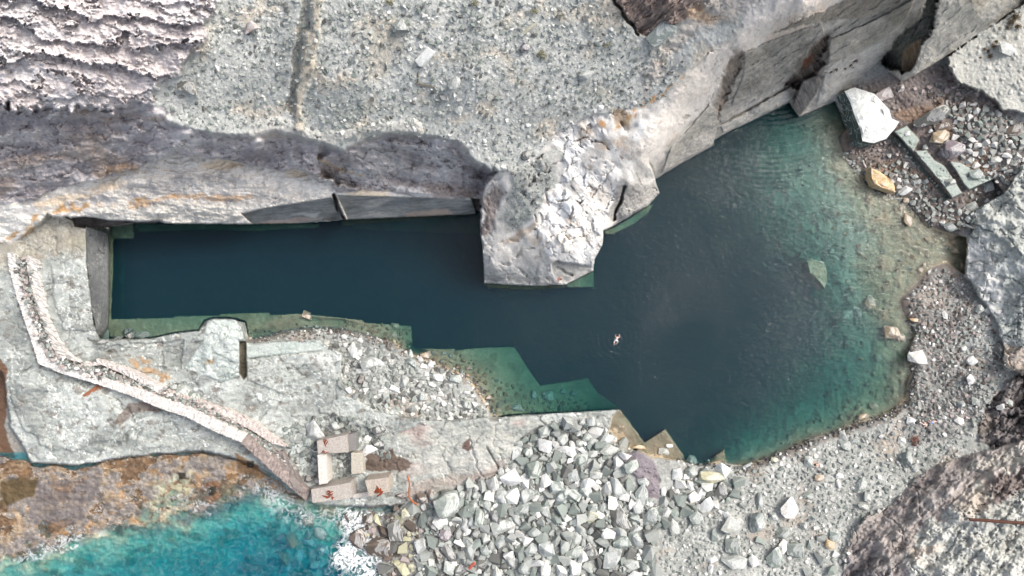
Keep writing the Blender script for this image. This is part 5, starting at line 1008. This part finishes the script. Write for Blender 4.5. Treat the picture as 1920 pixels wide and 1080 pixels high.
def ribbon(name, outer, inner, ht, hb, color, parent, mat, seed, jag=1.7, step=2.6):
    """a broken wall top between two ragged edge lines, with its sides"""
    def res(pts):
        out = []
        for a, b in zip(pts[:-1], pts[1:]):
            k = max(1, int(math.dist(a, b) / step))
            for j in range(k): out.append((a[0] + (b[0] - a[0]) * j / k, a[1] + (b[1] - a[1]) * j / k))
        out.append(pts[-1]); return out
    r = random.Random(seed); A = res(outer); n = len(A); L_ = res(inner); Bp = [L_[min(len(L_) - 1, round(i * (len(L_) - 1) / (n - 1)))] for i in range(n)]
    bm = bmesh.new(); rows = []; px_, py_ = parent.location.x, parent.location.y
    hh = lambda i: ht[0] + (ht[1] - ht[0]) * i / (n - 1)
    for i in range(n):
        a, b = A[i], Bp[i]; row = []
        jw = r.uniform(-jag, jag); jb = r.gauss(0, jag)
        for t in (0, .08, .35, .65, .92, 1):
            u = a[0] + (b[0] - a[0]) * t + (jw if t == 0 else 0) * .5 + (jb if t == 1 else 0); v = a[1] + (b[1] - a[1]) * t + (jb if t == 1 else 0)
            z = hh(i) + (r.uniform(-.16, .16) if 0 < t < 1 else -.05); p = W(u, v, z); row.append(bm.verts.new((p.x - px_, p.y - py_, z)))
        lo = [bm.verts.new((row[0].co.x, row[0].co.y, hb)), bm.verts.new((row[-1].co.x, row[-1].co.y, hb))]
        rows.append([lo[0]] + row + [lo[1]])
    for q, w in zip(rows[:-1], rows[1:]):
        for k in range(7): bm.faces.new((q[k], w[k], w[k + 1], q[k + 1]))
    for q in (rows[0], rows[-1]): bm.faces.new(q)
    bmesh.ops.recalc_face_normals(bm, faces=bm.faces[:])
    me = bpy.data.meshes.new(name); bm.to_mesh(me); bm.free(); me.materials.append(mat)
    o = bpy.data.objects.new(name, me); COLL.objects.link(o); o.parent = parent; o.color = (*lin(color), 1); return o
def empty(name, u, v, h, label, cat, group=None):
    o = bpy.data.objects.new(name, None); COLL.objects.link(o); o.location = W(u, v, h); o.location.z = 0 * h; o.empty_display_size = .5
    return props(o, label, cat, group, 'thing')
rw = empty('ruined_wall', 150, 690, 5, 'long bent ruined wall with white rendered outer face crossing the platform to the pier', 'wall')
ribbon('outer_course', [(13, 474), (17, 505), (32, 560), (52, 620), (72, 682), (120, 702), (180, 720)], [(25, 474), (30, 500), (48, 560), (68, 615), (84, 668), (130, 688), (186, 706)], (7.6, 6.4), 3.5, (222, 219, 215), rw, M_PLAST, 21)
ribbon('outer_course', [(180, 720), (240, 740), (300, 766), (350, 782), (400, 808), (452, 830)], [(186, 706), (246, 724), (310, 748), (360, 766), (412, 792), (462, 816)], (6.4, 5.4), 2.5, (218, 213, 208), rw, M_PLAST, 22)
ribbon('outer_course', [(452, 830), (490, 866), (530, 902), (574, 940)], [(462, 816), (500, 848), (540, 885), (580, 922)], (5.2, 3.6), 0.3, (156, 144, 138), rw, M_PLAST, 23)
ribbon('inner_course', [(46, 478), (54, 520), (62, 560), (80, 610), (100, 655), (112, 672)], [(68, 486), (76, 530), (84, 580), (104, 630), (128, 664), (150, 680)], (7.2, 6.2), 3.5, (216, 212, 208), rw, M_PLAST, 24, 2.2)
ribbon('inner_course', [(152, 690), (190, 684), (232, 702), (270, 722), (300, 740)], [(156, 682), (190, 676), (236, 692), (278, 712), (308, 728)], (6.0, 5.6), 3.2, (212, 205, 201), rw, M_PLAST, 25, 2.2)
ribbon('inner_course', [(308, 742), (360, 760), (420, 780), (470, 806), (510, 832), (534, 838)], [(312, 732), (366, 748), (430, 770), (480, 792), (512, 820), (536, 834)], (5.2, 4.2), 2.5, (204, 194, 188), rw, M_PLAST, 26, 2.4)
ribbon('rubble_core', [(26, 480), (30, 505), (48, 560), (70, 620), (86, 668), (126, 690)], [(46, 484), (54, 520), (64, 570), (84, 620), (106, 662), (136, 682)], (6.9, 5.9), 3.5, (142, 146, 142), rw, M_CONC, 27, 1.0)
ribbon('rubble_core', [(140, 694), (190, 708), (250, 726), (310, 750), (370, 772), (430, 800), (480, 835), (545, 892)], [(150, 688), (196, 696), (256, 712), (314, 738), (376, 758), (436, 786), (490, 822), (560, 880)], (5.7, 3.4), 2.5, (158, 156, 150), rw, M_CONC, 28, 1.0)
cw = []; CP = [(36, 480), (42, 515), (54, 560), (78, 620), (100, 668), (140, 690), (192, 700), (256, 718), (318, 742), (376, 765), (436, 792), (486, 828), (535, 870)]
for a, b in zip(CP[:-1], CP[1:]):
    for k in range(int(math.dist(a, b) * 1.1)):
        t_ = rr.random(); cw.append((a[0] + (b[0] - a[0]) * t_ + rr.gauss(0, 6.5), a[1] + (b[1] - a[1]) * t_ + rr.gauss(0, 5), rr.uniform(1.0, 3.8), rr.choice('lgdkklw')))
stones('wall_debris', cw, 'broken stones strewn along the core of the ruined wall', 1.0, lambda u, v: 7.4 - 2.0 * ss(60, 300, np.float64(u)) - 1.7 * ss(300, 540, np.float64(u)) + 0.02)
sl2 = outline_block('stone_slab', [(505, 850), (530, 846), (562, 905), (568, 925), (552, 918)], 4.0, 1.4, (132, 124, 120), 'long dark slab leaning along the end of the ruined wall above the sea', 'slab', None, M_DARKC, 1.02, .06, 0, None, 31)

# ------------------------------------------------------------------ timber, iron, cable
def rod(name, pts, rad, rgb, label, cat, sides=8, mat=None, lift=0.1, flat=1.0, zs=None):
    bm = bmesh.new(); vs = []
    P = [W(u, v, (zs[i] if zs else hat(u, v) + lift)) for i, (u, v) in enumerate(pts)]
    o0 = P[0].copy()
    for i, p in enumerate(P):
        t = (P[min(i + 1, len(P) - 1)] - P[max(i - 1, 0)]).normalized(); s_ = t.cross(Vector((0, 0, 1))).normalized(); n_ = s_.cross(t)
        vs.append([bm.verts.new(p - o0 + s_ * math.cos(6.283 * k / sides + .4) * rad + n_ * math.sin(6.283 * k / sides + .4) * rad * flat) for k in range(sides)])
    for a, b in zip(vs[:-1], vs[1:]):
        for k in range(sides): bm.faces.new((a[k], a[(k + 1) % sides], b[(k + 1) % sides], b[k]))
    bm.faces.new(vs[0][::-1]); bm.faces.new(vs[-1]); bmesh.ops.recalc_face_normals(bm, faces=bm.faces[:])
    me = bpy.data.meshes.new(name); bm.to_mesh(me); bm.free(); me.materials.append(mat or M_DARKC)
    o = bpy.data.objects.new(name, me); COLL.objects.link(o); o.location = o0; o.color = (*lin(rgb), 1); return props(o, label, cat)
rod('timber_beam', [(157, 742), (170, 733), (186, 722)], .26, (150, 98, 74), 'short reddish splintered beam lying on the rock platform', 'beam', 4)
rod('timber_beam', [(164, 741), (178, 732), (193, 726)], .16, (168, 124, 98), 'thin orange lath lying against the reddish splintered beam', 'beam', 4)
rod('timber_beam', [(977, 66), (992, 54), (1006, 43)], .2, (178, 176, 160), 'pale wooden pole lying high on the plateau', 'beam', 6)
rod('timber_beam', [(778, 156), (796, 160), (815, 164)], .16, (112, 108, 98), 'dark stick lying on the middle of the plateau', 'stick', 5)
rod('timber_beam', [(784, 137), (784, 148), (783, 158)], .12, (130, 122, 108), 'thin twig crossing the dark stick on the plateau', 'stick', 5)
rod('timber_beam', [(1797, 418), (1812, 422), (1826, 428)], .22, (226, 222, 214), 'pale plank in the dark corner of the upper right bay', 'plank', 4)
rod('timber_beam', [(1618, 300), (1620, 308), (1624, 314)], .12, (216, 208, 198), 'bleached stick beside the ochre block', 'stick', 5)
rod('timber_beam', [(1588, 287), (1595, 286), (1602, 287)], .1, (208, 200, 192), 'short bleached twig on dark shingle left of the ochre block', 'stick', 5)
rod('rusty_rail', [(1818, 974), (1850, 976), (1890, 979), (1925, 981)], .24, (92, 62, 52), 'long dark rusty rail sticking out over the south east cliff top', 'rail', 6, zs=[11.6, 12.0, 12.3, 12.5])
rod('rusty_cable', [(764, 892), (768, 905), (767, 920), (767, 932), (773, 940), (782, 946)], .13, (176, 100, 60), 'orange rusty cable hanging down the side of the smooth rock tongue', 'cable', 6, zs=[2.9, 2.9, 2.6, 2.2, 1.9, 1.7])
rod('steel_tube', [(880, 1066), (885, 1060), (890, 1056)], .28, (178, 98, 84), 'red tube end poking out among the grey boulders at the bottom', 'tube', 8, zs=[3.6, 3.8, 3.9])

# ------------------------------------------------------------------ shrubs
M_LEAF = rock_material('dry_leaves', 'obj', bump=0, vary=0.5, gain=1.0, scale=4)
def shrub(u, v, r, rgb, label, group=None, n=240, z=None):
    rg = random.Random(int(u * 7 + v)); h0 = hat(u, v) if z is None else z; V, F = [], []
    R_ = r * S
    for i in range(n):
        d_ = Vector((rg.gauss(0, 1), rg.gauss(0, 1), abs(rg.gauss(0, .8)))).normalized() * R_ * rg.uniform(.15, 1) ** .6 * (0.75 + .35 * math.sin(3 * math.atan2(rg.random(), rg.random()) + i))
        a = Vector((rg.uniform(-1, 1), rg.uniform(-1, 1), rg.uniform(-1, 1))).normalized(); b = a.cross(Vector((.3, .5, .8))).normalized(); q = R_ * rg.uniform(.08, .2)
        k = len(V); V += [d_ - a * q, d_ + b * q * .5, d_ + a * q, d_ - b * q * .5]; F.append((k, k + 1, k + 2, k + 3))
    for i in range(7):
        a = i * .9; k = len(V); e = Vector((math.cos(a), math.sin(a), .7)) * R_ * .8; V += [Vector((-.03, 0, -.1)), Vector((.03, 0, -.1)), e + Vector((.01, 0, 0)), e]; F.append((k, k + 1, k + 2, k + 3))
    me = bpy.data.meshes.new('shrub'); me.from_pydata([tuple(x) for x in V], [], F); me.update(); me.materials.append(M_LEAF)
    o = bpy.data.objects.new('shrub', me); COLL.objects.link(o); p = W(u, v, h0); o.location = (p.x, p.y, h0); o.color = (*lin(rgb), 1); return props(o, label, 'shrub', group)
for u, v, r in ((1547, 135, 4), (1557, 135, 4.5), (1567, 130, 5), (1584, 128, 4.5), (1594, 121, 6), (1603, 114, 6.5), (1599, 126, 3)):
    shrub(u, v, r, (98, 74, 62), 'small round brown shrub in the row on the ledge of the north east wall', 'brown shrubs on the wall ledge')
for u, v, r in ((1904, 32, 9), (1896, 42, 8), (1908, 50, 7), (1890, 52, 5), (1862, 86, 8), (1852, 96, 5), (1856, 106, 6), (1868, 78, 4), (1846, 92, 3.5), (1838, 108, 3)):
    shrub(u, v, r, (112, 98, 76), 'olive brown shrub on the pale slope in the upper right corner', 'shrubs on the upper right slope')
shrub(1714, 825, 11, (122, 92, 82), 'reddish brown bush on the grey beach near the beach visitors'); shrub(1714, 833, 5, (118, 90, 80), 'small reddish tuft just below the reddish brown bush')
for u, v, r in ((1015, 98, 7), (1020, 106, 6), (1008, 104, 5), (1137, 84, 6), (1002, 20, 7), (1050, 30, 5), (890, 5, 6), (987, 131, 4), (1228, 30, 5), (730, 3, 7)):
    shrub(u, v, r, (140, 138, 116), 'low greyish olive tuft growing on the crushed rock plateau', 'tufts on the plateau')

# ------------------------------------------------------------------ people
def flat_mat(name, rgb, rough=.6):
    m, N, L = new_mat(name); out = N.new('ShaderNodeOutputMaterial'); pb = N.new('ShaderNodeBsdfPrincipled'); pb.inputs['Roughness'].default_value = rough
    n = N.new('ShaderNodeTexNoise'); n.inputs['Scale'].default_value = 14; cr = N.new('ShaderNodeMix'); cr.data_type = 'RGBA'
    c = lin(rgb); cr.inputs[6].default_value = (*(c * .85), 1); cr.inputs[7].default_value = (*np.clip(c * 1.12, 0, 1), 1); L.new(n.outputs[0], cr.inputs[0]); L.new(cr.outputs[2], pb.inputs['Base Color'])
    L.new(pb.outputs[0], out.inputs['Surface']); return m
def skinned(name, J, Bn, rad, mat, parent, root):
    keys = list(J); me = bpy.data.meshes.new(name); me.from_pydata([tuple(J[k]) for k in keys], [(keys.index(a), keys.index(b)) for a, b in Bn], []); me.update(); me.materials.append(mat)
    o = bpy.data.objects.new(name, me); COLL.objects.link(o); o.parent = parent
    m = o.modifiers.new('skin', 'SKIN'); m.use_smooth_shade = True
    for i, k in enumerate(keys):
        r = rad[k]; r = r if isinstance(r, tuple) else (r, r); me.skin_vertices[0].data[i].radius = r; me.skin_vertices[0].data[i].use_root = (k == root)
    s_ = o.modifiers.new('sub', 'SUBSURF'); s_.levels = 2; s_.render_levels = 2
    return o
def person(pts, base, label, skin, hair, clothes=None, hat_=None, prone=True):
    """pts: joint -> (u, v, height above base) in photo pixels; prone figures have the head's face down or up"""
    e = bpy.data.objects.new('person', None); COLL.objects.link(e); e.empty_display_size = .3
    pu, pv, pz = pts['pelvis']; o0 = W(pu, pv, base); e.location = o0; props(e, label, 'person', None)
    J = {k: W(u, v, base + z) - o0 for k, (u, v, z) in pts.items()}
    for k in J: J[k] = Vector(J[k])
    R_ = {'pelvis': (.15, .12), 'waist': (.13, .10), 'chest': (.17, .11), 'neck': .06, 'head': .105, 'crown': .085}
    Bn = [('pelvis', 'waist'), ('waist', 'chest'), ('chest', 'neck'), ('neck', 'head'), ('head', 'crown')]
    J['waist'] = J['pelvis'].lerp(J['chest'], .5)
    d_ = (J['head'] - J['neck']); J['crown'] = J['head'] + d_.normalized() * .11
    fd = Vector((0, 0, -1 if prone else 1)); J['nose'] = J['head'] + fd * .12; R_['nose'] = .02; Bn.append(('head', 'nose'))
    for s in 'LR':
        for a, b, ra in (('chest', 'sh' + s, .065), ('sh' + s, 'el' + s, .045), ('el' + s, 'wr' + s, .03), ('pelvis', 'hip' + s, .095), ('hip' + s, 'kn' + s, .062), ('kn' + s, 'an' + s, .042), ('an' + s, 'toe' + s, .035)):
            Bn.append((a, b)); R_[b] = ra
        fw = (J['wr' + s] - J['el' + s]).normalized(); sd = fw.cross(Vector((0, 0, 1))).normalized()
        J['palm' + s] = J['wr' + s] + fw * .07; R_['palm' + s] = (.04, .018); Bn.append(('wr' + s, 'palm' + s))
        for q in range(4):
            off = (q - 1.5) * .021; L_ = (.07, .085, .08, .06)[q]
            J[f'f{q}a{s}'] = J['palm' + s] + fw * .035 + sd * off; J[f'f{q}b{s}'] = J[f'f{q}a{s}'] + fw * L_ + sd * off * .4 + Vector((0, 0, -.018))
            R_[f'f{q}a{s}'] = .0095; R_[f'f{q}b{s}'] = .008; Bn += [('palm' + s, f'f{q}a{s}'), (f'f{q}a{s}', f'f{q}b{s}')]
        J['th' + s] = J['palm' + s] + sd * .055 + fw * .02; R_['th' + s] = .0105; Bn.append(('palm' + s, 'th' + s))
        sde = d_.normalized().cross(Vector((0, 0, 1))) if abs(d_.normalized().z) < .9 else Vector((1, 0, 0)); J['ear' + s] = J['head'] + sde.normalized() * (.115 if s == 'L' else -.115); R_['ear' + s] = .018; Bn.append(('head', 'ear' + s))
    body = skinned('body', J, Bn, R_, skin, e, 'pelvis')
    hb = bmesh.new(); bmesh.ops.create_icosphere(hb, subdivisions=3, radius=.135, matrix=Matrix.Diagonal((1, 1, .9, 1)))
    me = bpy.data.meshes.new('hair'); hb.to_mesh(me); hb.free(); me.materials.append(hair); h = bpy.data.objects.new('hair', me); COLL.objects.link(h); h.parent = e
    h.location = J['head'].lerp(J['crown'], .5) - fd * .05
    if clothes:
        K = {'pelvis': J['pelvis'], 'waist': J['pelvis'].lerp(J['chest'], .22)}; Rc = {'pelvis': (.20, .16), 'waist': (.175, .14)}; Bc = [('waist', 'pelvis')]
        for s in 'LR':
            K['hip' + s] = J['hip' + s]; K['th' + s] = J['hip' + s].lerp(J['kn' + s], clothes[1]); Rc['hip' + s] = .14; Rc['th' + s] = .115; Bc += [('pelvis', 'hip' + s), ('hip' + s, 'th' + s)]
        skinned('shorts', K, Bc, Rc, clothes[0], e, 'pelvis')
    if hat_:
        hb = bmesh.new(); bmesh.ops.create_cone(hb, cap_ends=True, segments=28, radius1=.26, radius2=.22, depth=.03); bmesh.ops.create_uvsphere(hb, u_segments=20, v_segments=10, radius=.125, matrix=Matrix.Translation((0, 0, .03)) @ Matrix.Diagonal((1, 1, .7, 1)))
        me = bpy.data.meshes.new('sun_hat'); hb.to_mesh(me); hb.free(); me.materials.append(hat_); h2 = bpy.data.objects.new('sun_hat', me); COLL.objects.link(h2); h2.parent = e; h2.location = J['head'] + Vector((0, 0, .10))
    return e
SK1 = flat_mat('fair_skin', (226, 194, 180)); SK2 = flat_mat('tanned_skin', (198, 158, 142)); HAIR = flat_mat('dark_hair', (30, 24, 22), .5); HAIR2 = flat_mat('brown_hair', (70, 34, 30), .5)
WSH = flat_mat('pale_blue_cloth', (206, 222, 234)); BSH = flat_mat('blue_cloth', (70, 120, 196)); KSH = flat_mat('black_cloth', (26, 26, 26)); WH = flat_mat('white_straw', (236, 234, 228)); RSH = flat_mat('red_cloth', (176, 52, 56))
person({'pelvis': (1155.8, 636.9, 0), 'chest': (1157.2, 633.4, .06), 'neck': (1158.1, 631.9, .08), 'head': (1158.9, 630.4, .1), 'shL': (1155.4, 632.2, .04), 'elL': (1153.4, 630.2, -.02), 'wrL': (1154.6, 627.9, -.04), 'shR': (1159.6, 633.4, .06), 'elR': (1162.4, 631.6, .06), 'wrR': (1161.2, 628.0, .08),
        'hipL': (1154.4, 637.9, -.02), 'knL': (1151.2, 641.0, -.05), 'anL': (1151.9, 645.0, -.03), 'toeL': (1150.7, 647.2, -.02), 'hipR': (1157.2, 638.2, -.02), 'knR': (1159.3, 641.4, -.05), 'anR': (1155.6, 644.2, -.02), 'toeR': (1154.2, 646.3, -.02)},
       0.0, 'swimmer in pale shorts floating in the dark water in the middle of the pool', SK1, HAIR2, (WSH, .6))
hb_ = hat(1534, 872) + .12
person({'pelvis': (1529.5, 871.5, 0), 'chest': (1535, 872, .03), 'neck': (1537.4, 872.6, .05), 'head': (1539.6, 873.2, .1), 'shL': (1535.5, 869.4, .03), 'elL': (1532, 867.2, -.02), 'wrL': (1529, 866, -.02), 'shR': (1535, 874.8, .03), 'elR': (1531.5, 876.6, 0), 'wrR': (1534.5, 877.8, 0),
        'hipL': (1528.7, 870.2, 0), 'knL': (1525.2, 868.8, .2), 'anL': (1528.6, 867.6, .02), 'toeL': (1527.5, 866, 0), 'hipR': (1528.7, 872.8, 0), 'knR': (1525.4, 874.0, .25), 'anR': (1528.5, 876.4, .02), 'toeR': (1527, 877.6, 0)},
       hb_, 'sunbather in a white hat and black shorts lying on the grey southern beach', SK2, HAIR, (KSH, .75), WH, False)
hb_ = hat(1735, 796) + .12
person({'pelvis': (1734.6, 795.2, 0), 'chest': (1737.2, 797.2, .05), 'neck': (1738.5, 797.6, .08), 'head': (1739.9, 797.4, .12), 'shL': (1736.2, 799.4, .05), 'elL': (1733.6, 799.6, 0), 'wrL': (1732.4, 797.4, 0), 'shR': (1738.6, 795, .05), 'elR': (1736.8, 792.4, 0), 'wrR': (1734.2, 792.2, 0),
        'hipL': (1733.7, 796.2, 0), 'knL': (1729.8, 794.8, .12), 'anL': (1726.8, 792.2, 0), 'toeL': (1725, 790.8, 0), 'hipR': (1734.6, 793.8, 0), 'knR': (1733.4, 791.4, .12), 'anR': (1731, 790.4, 0), 'toeR': (1730, 789.8, 0)},
       hb_, 'person with dark hair lying on the beach left of the one in blue shorts', SK1, HAIR, (SK1, .3), None, True)
hb_ = hat(1750, 791) + .12
person({'pelvis': (1748.4, 792.6, 0), 'chest': (1752.2, 790.4, .15), 'neck': (1753.4, 788.8, .2), 'head': (1754.4, 787.2, .25), 'shL': (1750.8, 788.8, .15), 'elL': (1748.9, 790.4, .1), 'wrL': (1747, 791.5, .1), 'shR': (1754.6, 791, .15), 'elR': (1757.6, 790, .05), 'wrR': (1756.2, 792.6, 0),
        'hipL': (1747.4, 791.6, 0), 'knL': (1744.8, 789.6, .15), 'anL': (1743, 786.8, 0), 'toeL': (1741.4, 786, 0), 'hipR': (1748.4, 793.4, 0), 'knR': (1744.8, 793.4, .15), 'anR': (1741.8, 791.2, 0), 'toeR': (1740.2, 790.2, 0)},
       hb_, 'person in bright blue shorts sitting on the beach beside two black bags', SK1, HAIR, (BSH, .85), None, True)
hb_ = hat(1050, 522) + .25
person({'pelvis': (1048.2, 521.8, 0), 'chest': (1050.2, 522.6, .12), 'neck': (1051, 522.8, .2), 'head': (1051.6, 523, .28), 'shL': (1050, 520.6, .14), 'elL': (1052.4, 519.2, .05), 'wrL': (1054.6, 519.8, .05), 'shR': (1050.6, 524.6, .14), 'elR': (1052.4, 526.2, .05), 'wrR': (1050.4, 527.2, 0),
        'hipL': (1047.4, 521.6, 0), 'knL': (1046, 524.4, .1), 'anL': (1042.8, 526.6, -.1), 'toeL': (1041, 527.6, -.15), 'hipR': (1048.4, 523, 0), 'knR': (1048.8, 526, .1), 'anR': (1046.4, 528, -.1), 'toeR': (1045, 529, -.15)},
       hb_, 'person in red crouching at the foot of the headland above the water', SK2, HAIR2, (RSH, .6), None, True)
def bag(u, v, l, w, ang, label, rgb=(28, 28, 30), hz=.28):
    bm = bmesh.new(); bmesh.ops.create_cube(bm, size=1); bmesh.ops.subdivide_edges(bm, edges=bm.edges[:], cuts=3, use_grid_fill=True); rg = random.Random(int(u))
    for q in bm.verts:
        k = 1 - .28 * (abs(q.co.x * 2) ** 3 + abs(q.co.y * 2) ** 3) / 2; q.co.z *= k; q.co.x *= 1 - .12 * abs(q.co.y * 2) ** 2; q.co += Vector((rg.uniform(-.03, .03),) * 3)
    M_ = Matrix.Diagonal((l * S, w * S, hz, 1)); bm.transform(M_)
    me = bpy.data.meshes.new('bag'); bm.to_mesh(me); bm.free(); me.polygons.foreach_set('use_smooth', [True] * len(me.polygons)); me.materials.append(flat_mat('bag_cloth', rgb))
    z = hat(u, v); o = bpy.data.objects.new('bag', me); COLL.objects.link(o); p = W(u, v, z); o.location = (p.x, p.y, z + hz * .45); o.rotation_euler = (0, 0, math.radians(ang)); props(o, label, 'bag')
    for s in (-1, 1):
        q_ = bmesh.new(); rows = []
        for i in range(9):
            a = math.pi * i / 8; c_ = Vector((math.cos(a) * l * S * .3, s * (w * S * .3 + .10 * math.sin(a)), hz * .42 + .03 * math.sin(a)))
            rows.append([q_.verts.new(c_ + Vector(d)) for d in ((0, -.02, -.01), (0, .02, -.01), (0, .02, .01), (0, -.02, .01))])
        for A_, B_ in zip(rows[:-1], rows[1:]):
            for k in range(4): q_.faces.new((A_[k], A_[(k + 1) % 4], B_[(k + 1) % 4], B_[k]))
        m2 = bpy.data.meshes.new('strap'); q_.to_mesh(m2); q_.free(); m2.materials.append(me.materials[0])
        so_ = bpy.data.objects.new('strap', m2); COLL.objects.link(so_); so_.parent = o
    return o
bag(1736.6, 804.4, 7, 5, -35, 'black backpack on the beach just below the person lying down'); bag(1743.4, 809.6, 6, 3, -30, 'flat black bag lying lower right of the black backpack')
b3 = bag(1711.5, 790, 6, 4, 35, 'small black bag resting on the white stone'); b3.location.z += 1.0
bag(1535.3, 883.6, 4, 4, 90, 'small dark pouch on the sand below the sunbather', (60, 62, 66)); bag(1645, 920, 4, 4, 0, 'lone black bag on the sand near the south east cliff')
